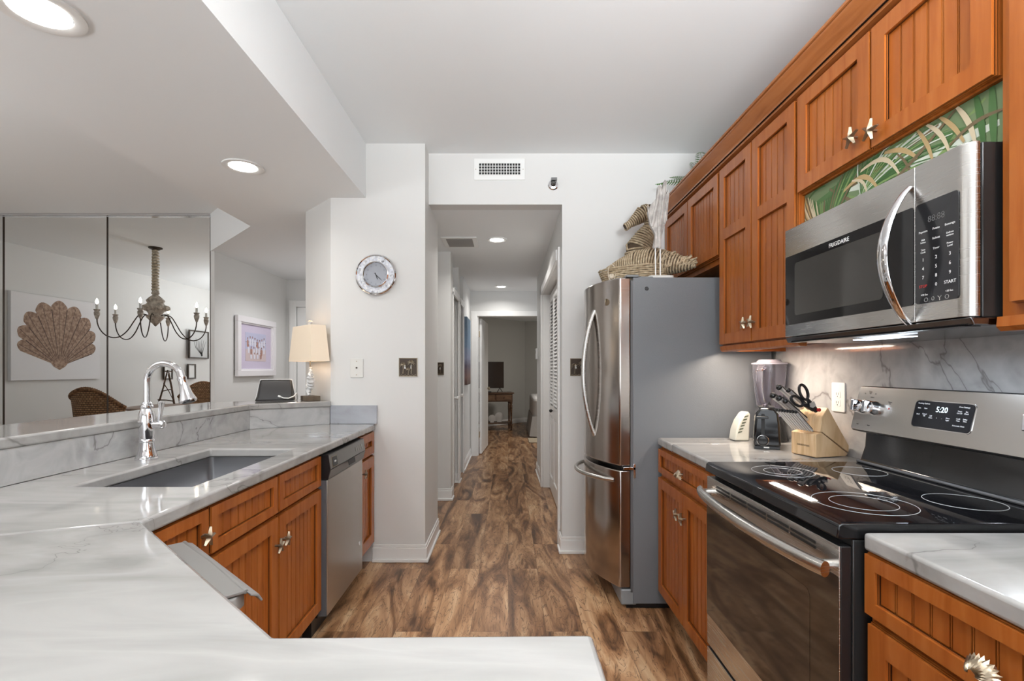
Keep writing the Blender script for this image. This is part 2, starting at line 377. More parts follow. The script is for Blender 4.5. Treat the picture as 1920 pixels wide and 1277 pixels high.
# doors
def lcd_knob(p, par, m=PEWTER, r=.028, ax=(0, 0, 0)):
    return MB().lathe([(.0, .05), (r*.8, .045), (r, .03), (r*.6, .015), (.012, .01), (.012, 0)], p, 14, Matrix.Rotation(ax[0], 4, 'X') @ Matrix.Rotation(ax[1], 4, 'Y')).build('door_knob', m, par)
for i, (a, b) in enumerate(((5.07, 5.60), (5.81, 6.17))):
    mb = MB(faceL(-.615, a, .012)); W_ = b-a
    mb.box(0, W_, 0, 2.02, 0, .012).box(0, .08, 0, 2.02, .012, .02).box(W_-.08, W_, 0, 2.02, .012, .02).box(.08, W_-.08, 0, .2, .012, .02).box(.08, W_-.08, .95, 1.07, .012, .02).box(.08, W_-.08, 1.9, 2.02, .012, .02)
    d = struct(f'door_{i+2}', mb, TRIM, .002); lcd_knob((-.595, b-.06, .96), d, WHITE, .02, (0, PI/2))
# bedroom door standing open
mb = MB(Matrix.Translation((-.432, 7.50, .012)) @ Matrix.Rotation(R(4), 4, 'Z').inverted()); mb.box(0, .035, .0, .86, 0, 2.02)
d = struct('door_1', mb, TRIM, .002)
for z in (.30, 1.80): MB().box(-.447, -.424, 7.488, 7.499, z-.045, z+.045).build('hinge', PEWTER, d)
lcd_knob((-.40+.05, 8.28, .96), d, PEWTER, .028, (0, PI/2))
# louvred bifold closet door
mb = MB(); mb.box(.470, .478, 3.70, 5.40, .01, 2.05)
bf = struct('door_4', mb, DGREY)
for k in range(4):
    y0 = 3.70+k*.4255; y1 = y0+.4195; l = MB()
    l.box(.445, .47, y0, y0+.045, .012, 2.065).box(.445, .47, y1-.045, y1, .012, 2.065)
    for z0, z1 in ((.012, .16), (.80, .90), (1.98, 2.065)): l.box(.445, .47, y0+.045, y1-.045, z0, z1)
    l.box(.457, .468, y0+.045, y1-.045, .16, .80).box(.452, .46, y0+.075, y1-.075, .19, .77)
    z = .92
    while z < 1.97:
        l.prism([(.445, z), (.450, z-.002), (.469, z+.024), (.464, z+.027)], y0+.045, y1-.045, 'y')
        z += .034
    l.build('louvred_leaf', TRIM, bf, 0, 30)
MB().ball((.425, 5.02, .86), .017).tube([(.428, 5.02, .86), (.446, 5.02, .86)], .006).build('door_knob', BLACK, bf)
# entry door with lace covered glass
mb = MB(faceB(-2.69, 6.42, .012)); W_ = .88
mb.box(0, .12, 0, 2.05, 0, .03).box(W_-.12, W_, 0, 2.05, 0, .03).box(.12, W_-.12, 0, .25, 0, .03).box(.12, W_-.12, 1.93, 2.05, 0, .03)
d = struct('door_5', mb, TRIM, .004)
m = mat('lace_curtain', (.75, .76, .76), .8); t = NT(m); vo = t.n('ShaderNodeTexVoronoi', Scale=26); t.l(t.coord((1, 1, .8)), vo.inputs['Vector']); t.color(t.ramp(vo.outputs[0], [(.25, (.85, .85, .85)), (.5, (.20, .21, .22))])); t.bump(vo.outputs[0], .6, .006)
MB(faceB(-2.69, 6.43, .012)).box(.12, W_-.12, .25, 1.93, .002, .006).build('lace_pane', m, d)
# ceiling fittings
def downlight(x, y, z, r, label, power, spread=150):
    o = thing('recessed_light', label, 'ceiling light', (x, y, z), 'recessed ceiling lights')
    MB().lathe([(r, -.0005), (r, -.007), (r*.86, -.010), (r*.70, -.004), (r*.70, -.0005)], (x, y, z), 40).build('trim_ring', WHITE, o)
    MB().lathe([(0, -.005), (r*.68, -.005), (r*.68, -.003), (0, -.003)], (x, y, z), 32).build('lens', LED, o)
    lamp('lamp', (x, y, z-.012), (0, 0, 0), r*1.3, power, (1, .98, .95), parent=o, spread=spread)
downlight(-1.486, 2.81, SZ, .107, 'round recessed light in the dropped ceiling nearest the white pier wall', 3.5)
downlight(-1.485, 1.59, SZ, .118, 'large round recessed light at the top left corner above the bar', 4)
downlight(-.10, 4.42, HZ, .088, 'nearer recessed light in the hall ceiling beside the vent grille', 9)
downlight(-.10, 6.93, HZ, .09, 'farther recessed light in the hall ceiling before the bedroom doorway', 6)
# invented ceiling fixture, added above the view to light the aisle
o = thing('added_ceiling_fixture', 'added flat white ceiling fixture above the view, lighting the kitchen aisle', 'ceiling light', (.05, 1.2, CZ))
MB().box(-.25, .35, .6, 1.8, CZ-.05, CZ-.0005).build('housing', WHITE, o)
MB().box(-.23, .33, .62, 1.78, CZ-.058, CZ-.051).build('diffuser', glow('diffuser_glow', (1, .97, .93), 3), o)
lamp('lamp', (.05, 1.2, CZ-.07), (0, 0, 0), .55, 6, (1, .98, .96), 1.1, parent=o)
# supply register, sprinkler, hall return grille
T_ = faceB(at(889, 338, YB).x, YB-.0006, at(889, 338, YB).z); W_, H_ = 95*YB/F, 40*YB/F
o = thing('air_register', 'white wall air register with small square openings above the hall opening', 'vent', T_.translation)
mb = MB(T_); mb.rbox(0, W_, 0, H_, 0, .006, .004); mb.build('plate', WHITE, o, .001)
MB(T_).box(.033, W_-.03, .034, H_-.033, .0062, .0066).build('opening', INK, o)
mb = MB(T_); n = 15; w0, w1 = .033, W_-.03
for k in range(n+1): x = w0+(w1-w0)*k/n; mb.box(x-.0022, x+.0022, .034, H_-.033, .0066, .011)
for k in range(5): y = .034+(H_-.067)*k/4; mb.box(w0, w1, y-.0018, y+.0018, .0066, .0105)
mb.build('grille', WHITE, o, 0, 0)
for x in (.012, W_-.012): MB(T_).lathe([(0, .0075), (.003, .007), (.003, .006)], (x, H_/2, 0), 8).build('screw', PEWTER, o)
p = at(1037, 347, YB); o = thing('fire_sprinkler', 'small chrome fire sprinkler head on the wall right of the air register', 'sprinkler', (p.x, YB-.0006, p.z)); T_ = faceB(p.x, YB-.0006, p.z)
MB(T_).lathe([(.037, 0), (.037, .004), (.030, .012), (.016, .014), (.016, 0)], (0, 0, 0), 24).build('escutcheon', CHROME, o)
mb = MB(T_); mb.lathe([(.012, 0), (.012, .035), (.007, .04), (.007, .05), (0, .05)], (0, 0, 0), 16).tube([(-.012, 0, .03), (-.015, 0, .05), (0, 0, .066)], .003).tube([(.012, 0, .03), (.015, 0, .05), (0, 0, .066)], .003).box(-.018, .022, .012, .030, .03, .062); mb.build('sprinkler_head', mat('dull_nickel', (.25, .25, .25), .3, 1), o)
o = thing('return_grille', 'grey slatted return air grille in the hall ceiling', 'vent', (-.43, 4.49, HZ))
MB().box(-.585, -.275, 4.33, 4.37, HZ-.008, HZ-.0005).box(-.585, -.275, 4.64, 4.68, HZ-.008, HZ-.0005).box(-.585, -.545, 4.37, 4.64, HZ-.008, HZ-.0005).box(-.315, -.275, 4.37, 4.64, HZ-.008, HZ-.0005).build('frame', WHITE, o, .002)
mb = MB(); mb.box(-.545, -.315, 4.37, 4.64, HZ-.0015, HZ-.0005)
for k in range(10): y = 4.375+k*.027; mb.prism([(y, HZ-.002), (y+.003, HZ-.001), (y+.02, HZ-.011), (y+.017, HZ-.012)], -.545, -.315, 'x')
mb.build('slats', GREYP, o, 0, 0)
# ================================================================ CABINETS
def starfish(T, par, r=.030, name='starfish_knob', m=None, tilt=0):
    """five armed metal starfish on a short stem"""
    mb = MB(T @ Matrix.Rotation(tilt, 4, 'Z')); mb.tube([(0, 0, 0), (0, 0, .020)], .0045, 8)
    top = mb.v((0, 0, .031)); bot = mb.v((0, 0, .018)); ring = []
    for k in range(5):
        a = 2*PI*k/5+PI/2; b = a+PI/5
        def P(rr, aa, z): return mb.v((rr*math.cos(aa), rr*math.sin(aa), z))
        sec = []
        for rr, wd, z in ((.34*r, .23*r, .028), (.68*r, .15*r, .0255), (.95*r, .075*r, .0245)):
            dx, dy = -math.sin(a)*wd, math.cos(a)*wd; cx, cy = rr*math.cos(a), rr*math.sin(a)
            sec.append([mb.v((cx+dx, cy+dy, .021)), mb.v((cx, cy, z+.002)), mb.v((cx-dx, cy-dy, .021)), mb.v((cx, cy, .017))])
        for A, B in zip(sec, sec[1:]):
            for q in range(4): mb.f([A[q], A[(q+1) % 4], B[(q+1) % 4], B[q]])
        mb.f(sec[-1]); tip = mb.v((1.06*r*math.cos(a), 1.06*r*math.sin(a), .022)); ring.append(sec[0])
    for k in range(5):
        A, B = ring[k], ring[(k+1) % 5]
        mb.f([top, A[1], A[0]]); mb.f([top, A[2], A[1]]); mb.f([top, A[0], B[2]]) ; mb.f([bot, A[3], A[2]]); mb.f([bot, A[0], A[3]]); mb.f([bot, B[2], A[0]])
    return mb.build(name, m or PEWTER, par, 0, 50)
def shellknob(T, par):
    """scalloped shell pull"""
    mb = MB(T); mb.tube([(0, 0, 0), (0, 0, .018)], .006, 8); n = 28; rings = []
    for i in range(7):
        f = i/6; rr = .006+.021*f; row = []
        for k in range(n+1):
            a = -PI*.12+(PI*1.24)*k/n; q = rr*(1+.10*f*math.cos(k*PI)); row.append(mb.v((q*math.cos(a)*1.15, q*math.sin(a)-.008, .036-.020*f*f+(.003 if k % 2 else 0))))
        rings.append(row)
    for A, B in zip(rings, rings[1:]):
        for k in range(n): mb.f([A[k], A[k+1], B[k+1], B[k]])
    mb.lathe([(.017, .017), (.017, .022), (.010, .028), (.002, .036)], (0, -.003, 0), 16)
    return mb.build('shell_knob', PEWTER, par, 0, 30)
def panel(T, w, h, name, par, st=.055, mid=None, bead=.043, knob=None, kt=0, kr=.030):
    """framed beadboard door or drawer front with dark glazed lines"""
    mb = MB(T)
    def rim(i, z0, z1, mi):
        mb.mi = mi; q = st-.001
        mb.box(i, q, i, h-i, z0, z1).box(w-q, w-i, i, h-i, z0, z1).box(q, w-q, i, q, z0, z1).box(q, w-q, h-q, h-i, z0, z1)
    rim(0, 0, .0075, 0); rim(.003, .0075, .0100, 1); rim(.0012, .0100, .0125, 0); rim(.0045, .0125, .0150, 1)
    z0, z1 = .0150, .0215; a = .0035; mb.mi = 0
    mb.box(a, st, a, h-a, z0, z1).box(w-st, w-a, a, h-a, z0, z1).box(st, w-st, a, st, z0, z1).box(st, w-st, h-st, h-a, z0, z1)
    spans = [(st, h-st)]
    if mid: mb.box(st, w-st, mid-st/2, mid+st/2, .004, z1); spans = [(st, mid-st/2), (mid+st/2, h-st)]
    mb.mi = 1; mb.box(st-.002, w-st+.002, st-.002, h-st+.002, .001, .0040); mb.mi = 0
    nb = max(2, round((w-2*st)/bead)); bw = (w-2*st)/nb
    for (b0, b1) in spans:
        for k in range(nb):
            g0 = .0040 if k else .0022; g1 = .0040 if k < nb-1 else .0022
            mb.box(st+bw*k+g0, st+bw*(k+1)-g1, b0+.0018, b1-.0018, .004, .0085)
            if k: mb.box(st+bw*k-.0010, st+bw*k+.0010, b0+.0018, b1-.0018, .004, .0080)
    o = mb.build(name, [CAB, GLAZE], par, 0, 0)
    if knob:
        Tk = T @ Matrix.Translation((knob[0], knob[1], .021))
        (shellknob(Tk, o) if kt == 'shell' else starfish(Tk, o, kr, 'starfish_knob', kt or PEWTER, random.uniform(-.3, .3)))
    return o
def carcass(o, x0, x1, y0, y1, z0, z1, toe=None, toe_side=1):
    mb = MB(); mb.box(x0, x1, y0, y1, z0, z1)
    c = mb.build('carcass', CAB, o)
    if toe:
        MB().box(toe[0], toe[1], y0, y1, .001, z0).build('toe_kick', CABIN, o)
    return c
G = .0015
# ---- right run, base cabinets
XR = .812
o = thing('base_cabinet', 'honey maple base cabinet between the refrigerator and the range, shell pull on its drawer', 'cabinet', (1.1, 2.28, 0), 'base cabinets')
carcass(o, XR, 1.438, 1.893, 2.652, .10, .874, (XR+.07, 1.43))
panel(faceR(XR, 2.645, .735), .745, .128, 'drawer', o, .034, knob=(.372, .064), kt='shell')
panel(faceR(XR, 2.645, .108), .370, .605, 'door', o, .055, knob=(.338, .50), kt=PEWTER)
panel(faceR(XR, 2.272, .108), .370, .605, 'door', o, .055, knob=(.032, .50), kt=PEWTER)
o = thing('base_cabinet', 'honey maple base cabinet right of the range with its shell pull at the frame edge', 'cabinet', (1.1, .75, 0), 'base cabinets')
carcass(o, XR, 1.438, .30, 1.118, .10, .874, (XR+.07, 1.43))
panel(faceR(XR, 1.116, .735), .80, .138, 'drawer', o, .034, knob=(.30, .055), kt='shell')
panel(faceR(XR, 1.106, .108), .385, .615, 'door', o, .055, knob=(.35, .50))
panel(faceR(XR, .716, .108), .385, .615, 'door', o, .055, knob=(.03, .50))
# ---- right run, wall cabinets
XU = 1.105
GR = 'wall cabinets on the right wall'
o = thing('wall_cabinet', 'short two-door wall cabinet above the refrigerator', 'cabinet', (1.28, 3.02, 1.83), GR)
carcass(o, XU, 1.438, 2.583, 3.478, 1.86, 2.315); MB().box(XU+.01, 1.43, 2.60, 3.47, 1.832, 1.859).build('bottom_rail', CAB, o)
panel(faceR(XU, 3.472, 1.866), .436, .43, 'door', o, .055, knob=(.41, .05))
panel(faceR(XU, 3.030, 1.866), .436, .43, 'door', o, .055)
o = thing('wall_cabinet', 'tall two-door wall cabinet with mid rails, left of the microwave', 'cabinet', (1.28, 2.23, 1.37), GR)
carcass(o, XU, 1.438, 1.889, 2.580, 1.395, 2.315)
panel(faceR(XU, 2.576, 1.40), .338, .896, 'door', o, .055, mid=.555, knob=(.305, .085))
panel(faceR(XU, 2.234, 1.40), .338, .896, 'door', o, .055, mid=.555, knob=(.03, .085))
mb = MB(); mb.prism([(XU-.012, 1.372), (XU-.004, 1.365), (XU+.02, 1.365), (XU+.02, 1.394), (XU-.016, 1.394)], 1.889, 2.580, 'y').box(XU+.02, 1.42, 2.562, 2.579, 1.368, 1.394); mb.build('light_rail', CAB, o)
o = thing('wall_cabinet', 'two-door wall cabinet over the microwave with starfish knobs', 'cabinet', (1.28, 1.5, 1.93), GR)
carcass(o, XU, 1.438, 1.121, 1.886, 1.93, 2.315)
panel(faceR(XU, 1.882, 1.935), .379, .362, 'door', o, .055, knob=(.325, .062), kr=.034)
panel(faceR(XU, 1.500, 1.935), .379, .362, 'door', o, .055, knob=(.025, .045), kr=.034)
o = thing('wall_cabinet', 'honey maple wall cabinet at the right frame edge, beside the microwave', 'cabinet', (1.28, .8, 1.37), GR)
carcass(o, XU-.003, 1.438, .42, 1.117, 1.395, 2.315)
panel(faceR(XU-.003, 1.085, 1.42), .64, .875, 'door', o, .055, mid=.55)
MB().prism([(XU-.018, 1.372), (XU-.008, 1.362), (XU+.02, 1.362), (XU+.02, 1.394), (XU-.016, 1.394)], .42, 1.117, 'y').build('light_rail', CAB, o)
# crown
prof = [(XU+.03, 2.3152), (XU-.024, 2.3152), (XU-.026, 2.324), (XU-.031, 2.326), (XU-.032, 2.336), (XU-.040, 2.346), (XU-.056, 2.366), (XU-.067, 2.384), (XU-.068, 2.392), (XU-.074, 2.394), (XU-.074, 2.404), (XU+.03, 2.404)]
mb = MB(); mb.prism(prof, .42, 3.478, 'y'); mb.mi = 1
mb.box(XU-.0325, XU-.02, .42, 3.478, 2.3238, 2.3262).box(XU-.0685, XU-.05, .42, 3.478, 2.3915, 2.3942)
tag(mb.build('crown_molding', [CABY, GLAZE], None, 0, 20), 'long stained crown moulding running along the tops of the wall cabinets', 'moulding')
# ---- left run
XL = -.905
o = thing('base_cabinet', 'sink base cabinet with two beadboard doors and two false drawer fronts, left of the dishwasher', 'cabinet', (-1.2, 1.93, 0), 'base cabinets')
mb = MB(); mb.box(XL-.02, XL, 1.487, 2.372, .13, .874).box(-1.50, XL-.02, 1.487, 1.505, .13, .874).box(-1.50, XL-.02, 2.354, 2.372, .13, .874).box(-1.50, XL-.02, 1.505, 2.354, .13, .15); mb.build('carcass', CAB, o)
MB().box(-1.5, XL-.07, 1.487, 2.372, .001, .13).build('toe_kick', CABIN, o)
panel(faceL(XL, 1.492, .724), .434, .146, 'drawer_front', o, .036)
panel(faceL(XL, 1.936, .724), .434, .146, 'drawer_front', o, .036)
panel(faceL(XL, 1.492, .138), .436, .575, 'door', o, .055, knob=(.408, .47), kt=BRONZE)
panel(faceL(XL, 1.936, .138), .436, .575, 'door', o, .055, knob=(.025, .475), kt=BRONZE)
o = thing('base_cabinet', 'narrow corner cabinet with one starfish knob, left of the sink cabinet', 'cabinet', (-1.2, 1.36, 0), 'base cabinets')
MB().box(-1.50, XL, 1.225, 1.484, .13, .874).build('carcass', CAB, o)
panel(faceL(XL, 1.23, .724), .250, .146, 'drawer', o, .036, knob=(.215, .07), kt=BRONZE)
panel(faceL(XL, 1.23, .138), .250, .575, 'door', o, .055)
o = thing('base_cabinet', 'slim base cabinet between the dishwasher and the pier wall', 'cabinet', (-1.2, 3.15, 0), 'base cabinets')
carcass(o, -1.20, XL, 2.985, 3.312, .13, .874, (-1.19, XL-.07))
panel(faceL(XL, 2.992, .724), .316, .146, 'drawer', o, .055)
panel(faceL(XL, 2.992, .138), .316, .575, 'door', o, .07, knob=(.045, .50), kt=BRONZE)
o = thing('peninsula_cabinet', 'base cabinets under the near marble peninsula', 'cabinet', (-.5, .35, 0))
MB().prism([(-1.54, -.05), (.07, -.05), (.07, .62), (-.36, .62), (-.97, 1.165), (-.97, 1.20), (-1.54, 1.20)], .001, .874).build('carcass', CAB, o)
# ================================================================ COUNTERS
def slab(name, polys, z0, z1, m, label, cat, bev=.008, group=None):
    mb = MB(); mb.mi = 0; bm = mb.bm; fs = []
    for p in polys: fs.append(bm.faces.new([bm.verts.new((x, y, z1)) for x, y in p]))
    bmesh.ops.remove_doubles(bm, verts=bm.verts, dist=1e-4)
    r = bmesh.ops.extrude_face_region(bm, geom=list(bm.faces)); vs = [g2 for g2 in r['geom'] if isinstance(g2, bmesh.types.BMVert)]
    bmesh.ops.translate(bm, verts=vs, vec=(0, 0, z0-z1))
    o = mb.build(name, m, None, bev, 35); tag(o, label, cat, group); return o
x0, x1, x2, x3 = -1.558, -1.36, -.98, -.875
slab('countertop', [[(x0, .907), (x3, 1.2), (x3, 1.55), (x2, 1.55), (x1, 1.55), (x0, 1.55)], [(x0, 1.55), (x1, 1.55), (x1, 2.29), (x0, 2.29)], [(x2, 1.55), (x3, 1.55), (x3, 2.29), (x2, 2.29)],
     [(x0, 2.29), (x1, 2.29), (x2, 2.29), (x3, 2.29), (x3, 3.308), (-1.170, 3.308), (x0, 3.015)]], .8755, .915, MARBLE, 'polished white marble countertop with the undermount sink, along the bar', 'countertop')
slab('countertop', [[(x3+.0005, 1.1975), (-.318, .682), (.116, .688), (.118, -.05), (-1.56, -.05), (-1.56, .904)]], .8755, .915, MARBLE, 'near marble peninsula countertop with a slanted inner edge at the bottom of the view', 'countertop')
slab('countertop', [[(.79, 1.889), (.79, 2.43), (1.436, 2.43), (1.436, 1.889)]], .8755, .915, MARBLE, 'marble countertop under the knife block, left of the range', 'countertop')
slab('countertop', [[(.79, 2.432), (.79, 2.652), (1.436, 2.652), (1.436, 2.432)]], .8755, .915, MARBLE, 'narrow marble countertop slab against the refrigerator side', 'countertop')
slab('countertop', [[(.79, .30), (.79, 1.117), (1.436, 1.117), (1.436, .30)]], .8755, .915, MARBLE, 'marble countertop right of the range, at the lower right', 'countertop')
slab('bar_top', [[(-1.545, -.2), (-1.555, 3.012), (-1.168, 3.300), (-1.172, 3.319), (-1.19, 3.330), (-1.455, 3.61), (-1.62, 3.38), (-1.92, 3.19), (-1.92, -.2)]], 1.030, 1.067, MARBLE, 'raised marble bar ledge bending towards the pier wall behind the sink', 'bar ledge')
mb = MB(); mb.prism([(-1.5745, -.05), (-1.5745, 3.032), (-1.559, 3.024), (-1.559, -.05)], .9155, 1.0295)
tag(mb.build('backsplash', SPLASH, None), 'long straight marble backsplash behind the faucet, under the bar ledge', 'backsplash', 'marble backsplashes')
mb = MB(); mb.prism([(-1.5735, 3.0350), (-1.1900, 3.3240), (-1.178, 3.3085), (-1.5575, 3.0225)], .9155, 1.0295)
tag(mb.build('backsplash', SPLASH, None), 'short angled marble backsplash below the black speaker', 'backsplash', 'marble backsplashes')
tag(MB().box(-1.175, -.868, 3.309, 3.3275, .9155, 1.038).build('backsplash', marble('grey_marble', (.36, .37, .40), 1.3), None, .002), 'grey marble splash piece on the pier wall at the counter end', 'backsplash', 'marble backsplashes')
tag(MB().box(1.418, 1.4395, .30, 2.655, .9155, 1.393).build('wall_backsplash', SPLASH, None), 'tall veined marble backsplash on the wall behind the range', 'backsplash', 'marble backsplashes')
# ================================================================ SINK, FAUCET
o = thing('sink', 'rectangular undermount stainless steel sink', 'sink', (-1.17, 1.92, .68))
mb = MB(); a, b, c, d = -1.372, -.968, 1.538, 2.302
def ring(ix, z, r):
    pts = []
    for (cx, cy, t0) in ((b-ix-r, d-ix-r, 0), (a+ix+r, d-ix-r, 90), (a+ix+r, c+ix+r, 180), (b-ix-r, c+ix+r, 270)):
        for i in range(7): t = R(t0+15*i); pts.append(mb.v((cx+r*math.cos(t), cy+r*math.sin(t), z)))
    return pts
rs = [ring(-.012, .8745, .02), ring(.006, .8745, .02), ring(.008, .70, .02), ring(.03, .675, .03), ring(.05, .672, .03)]
for A, B in zip(rs, rs[1:]):
    for k in range(28): mb.f([A[k], A[(k+1) % 28], B[(k+1) % 28], B[k]])
mb.f(rs[-1]); mb.build('basin', SINK, o, 0, 50, keepn=False)
MB().lathe([(.045, .6735), (.045, .676), (.032, .675), (.030, .6725), (0, .6725)], (-1.17, 1.95, 0), 24).build('drain', CHROME, o)
fx, fy = -1.447, 2.007
o = thing('faucet', 'tall polished chrome gooseneck faucet with pull-down bell spray head', 'faucet', (fx, fy, .915))
MB().lathe([(.040, .9152), (.040, .922), (.036, .926), (.036, .932), (.032, .940), (.027, .965), (.0245, .985), (.0275, .989), (.0275, .995), (.025, .999), (.028, 1.03), (.0305, 1.055), (.030, 1.08), (.026, 1.105), (.0205, 1.12), (.022, 1.124), (.022, 1.13), (.0185, 1.134), (.0185, 1.14), (.0135, 1.146)], (fx, fy, 0), 40).build('body', CHROME, o)
pts = [(fx, fy, 1.14), (fx, fy, 1.20)]; rc = .075
for k in range(0, 17): a_ = PI-PI*k/16*.93; pts.append((fx+rc+rc*math.cos(a_), fy-.012*k/16, 1.225+rc*math.sin(a_)))
MB().tube(pts, .0125, 20).build('spout', CHROME, o)
e = V(pts[-1]); dr = (V(pts[-1])-V(pts[-2])).normalized(); q = V((0, 0, 1)).rotation_difference(dr).to_matrix().to_4x4()
MB().lathe([(.0135, -.03), (.0150, -.004), (.0175, -.002), (.0175, .004), (.0155, .008), (.017, .03), (.022, .065), (.030, .088), (.0315, .094), (.028, .099), (0, .099)], e, 32, q).build('spray_head', CHROME, o)
MB().lathe([(0, .0995), (.022, .0995), (.022, .102), (0, .102)], e, 24, q).build('spray_face', BLACK, o)
mb = MB(); mb.lathe([(.014, .018), (.014, .055), (.0165, .058), (.0165, .066), (.013, .070), (0, .071)], (fx, fy, 1.055), 20, Matrix.Rotation(PI/2, 4, 'Y'))
mb.tube([(fx+.050, fy, 1.066), (fx+.054, fy, 1.10), (fx+.058, fy, 1.135), (fx+.059, fy, 1.145), (fx+.060, fy, 1.150)], [.0065, .008, .0105, .012, .007], 12); mb.build('lever', CHROME, o)
# ================================================================ DISHWASHER
XD = -.862
o = thing('dishwasher', 'stainless steel dishwasher with grey control panel under the left counter', 'dishwasher', (-1.15, 2.68, 0))
MB().box(-1.48, XL, 2.378, 2.978, .095, .872).build('tub', BLACK, o)
MB().box(-1.45, XL-.03, 2.38, 2.975, .001, .094).build('toe_kick', BLACK, o)
MB().box(XL+.001, XD, 2.392, 2.964, .10, .747).build('door', steel('dishwasher_steel', (.52, .50, .47), .34), o, .004)
MB().box(XL+.001, XD-.004, 2.386, 2.3915, .10, .747).build('door_edge', DGREY, o)
mb = MB(); mb.prism([(XL+.001, .75), (XD+.002, .75), (XD+.014, .80), (XD+.004, .868), (XL+.001, .868)], 2.388, 2.966, 'y'); cp = mb.build('control_panel', BLACK, o)
T_ = frame((XD+.0145, 2.388, .7985), (0, 1, 0), (-.01/.0687, 0, .068/.0687), (.068/.0687, 0, .01/.0687))
mb = MB(T_); mb.rbox(.002, .576, .002, .067, 0, .002, .004); mb.build('fascia', mat('panel_grey', (.20, .195, .185), .3, .6), cp)
mb = MB(frame((XD+.003, 2.388, .752), (0, 1, 0), (.0118/.048, 0, .0465/.048), (.0465/.048, 0, -.0118/.048))); mb.box(.002, .576, 0, .046, 0, .002); mb.build('lower_fascia', mat('panel_grey2', (.14, .135, .125), .3, .6), cp)
mb = MB(T_); mb.rbox(.03, .10, .004, .056, .002, .004, .006); mb.build('latch_bezel', PEWTER, cp); MB(T_).rbox(.033, .097, .007, .053, .004, .005, .005).build('latch', BLACK, cp); MB(T_).box(.055, .078, .026, .034, .005, .0062).build('latch_mark', INKW, cp)
mb = MB(T_); mb.box(.25, .36, -.028, -.004, .0045, .0065); mb.build('pocket_handle', INK, cp)
mb = MB(T_)
for k in range(4): mb.rbox(.40+.035*k, .42+.035*k, .020, .045, .002, .004, .003)
mb.build('button_row', GREYP, cp)
MB(faceL(XD+.0005, 2.90, .27)).lathe([(0, 0), (.012, 0), (.012, .002), (.009, .0025), (0, .0025)], (0, 0, 0), 20).build('badge', CHROME, o)
# ================================================================ TRASH COMPACTOR in the slanted side of the peninsula
u = V((.735, -.678, 0)).normalized(); n_ = V((.678, .735, 0)).normalized(); pc = V((-.862, 1.214, 0))
o = thing('trash_compactor', 'grey trash compactor with protruding lidded handle in the slanted peninsula side', 'trash compactor', (pc.x+.15, pc.y-.12, 0))
T_ = Matrix((u, n_, V((0, 0, 1)))).transposed().to_4x4(); T_.translation = pc
mb = MB(T_); mb.box(.02, .40, -.03, .035, .10, .80); mb.build('front', STEELV, o, .004)
mb = MB(T_); mb.box(.395, .402, -.02, .04, .12, .80); mb.build('edge_strip', CHROME, o)
mb = MB(T_); mb.prism([(.0, .0), (.03, -.02), (.38, -.02), (.405, .0), (.405, .05), (.38, .075), (.03, .075), (.0, .05)], .80, .832); mb.build('handle_body', GREYP, o, .004)
mb = MB(T_); mb.prism([(-.005, .0), (.03, -.028), (.375, -.028), (.405, .0), (.405, .07), (-.005, .07)], .835, .842)
mb.tube([(-.005, .068, .8385), (.20, .072, .838), (.405, .068, .8385)], .006, 8).prism([(.070, .840), (.086, .834), (.094, .820), (.090, .818), (.082, .830), (.070, .835)], -.005, .425, 'x'); mb.build('lid', mat('lid_grey', (.20, .19, .18), .42), o, .002)
for s_ in (.09, .28):
    MB(T_).lathe([(.011, .8422), (.011, .8432), (.008, .8438), (.003, .8430), (0, .8430)], (s_, .012, 0), 16).build('screw', CHROME, o)
# ================================================================ REFRIGERATOR
YF0, YF1, XF = 2.662, 3.420, .663
ym = (YF0+YF1)/2
o = thing('refrigerator', 'tall stainless bottom-freezer refrigerator with grey textured side', 'refrigerator', (1.0, ym, 0))
MB().box(XF, 1.40, YF0, YF1, .03, 1.765).build('cabinet_body', FRSIDE, o, .004)
MB().box(XF+.004, XF-.012, YF0+.004, YF1-.004, .09, 1.748).build('door_gasket', DGREY, o)
def bow(y, ins=0): return .594-ins-.128*(1-((y-ym)/(.38))**2)
def fdoor(z0, z1, name, col):
    n = 28; pts = [(XF-.013, YF1-.003)]+[(XF-.013, YF0+.003)]
    ys = [YF0+.002+(YF1-YF0-.004)*k/n for k in range(n+1)]
    pts = [(XF-.013, YF1-.003), (XF-.013, YF0+.003)]+[(bow(y), y) for y in ys]
    return MB().prism(pts, z0, z1).build(name, col, o, .007, 30)
FD = steel('fridge_steel', (.46, .42, .39), .17)
d1 = fdoor(.762, 1.765, 'upper_door', FD); d2 = fdoor(.115, .738, 'freezer_door', FD)
MB().box(XF-.05, XF-.014, YF0+.02, YF1-.02, .739, .761).build('gap_shadow_strip', BLACK, o)
MB().box(.600, XF+.02, YF0+.004, YF1-.01, .022, .105).build('base_grille', mat('grille_grey', (.24, .25, .26), .45), o, .008)
MB().box(XF-.03, 1.38, YF0+.02, YF1-.02, .001, .029).build('feet_rail', BLACK, o)
mb = MB(); mb.box(.625, XF+.03, YF0-.006, YF0+.045, 1.7665, 1.778).box(XF+.005, XF+.11, YF0+.01, YF0+.06, 1.754, 1.772); mb.build('top_hinge', mat('hinge_cover', (.20, .215, .22), .4), o, .004)
mb = MB(); mb.box(.61, XF+.012, YF0-.008, YF0+.03, .742, .758).box(XF+.0, XF+.012, YF0-.008, YF0-.001, .700, .775); mb.build('middle_hinge', CHROME, o, .002)
y_h = 2.872; pts = []
for k in range(25): f = k/24; pts.append((bow(y_h)+.004-.066*math.sin(PI*f)**.8, y_h, 1.612-.715*f))
MB().tube(pts, .0125, 14, flat=1.25, ref=(1, 0, 0)).build('door_handle', STEEL, d1)
pts = []
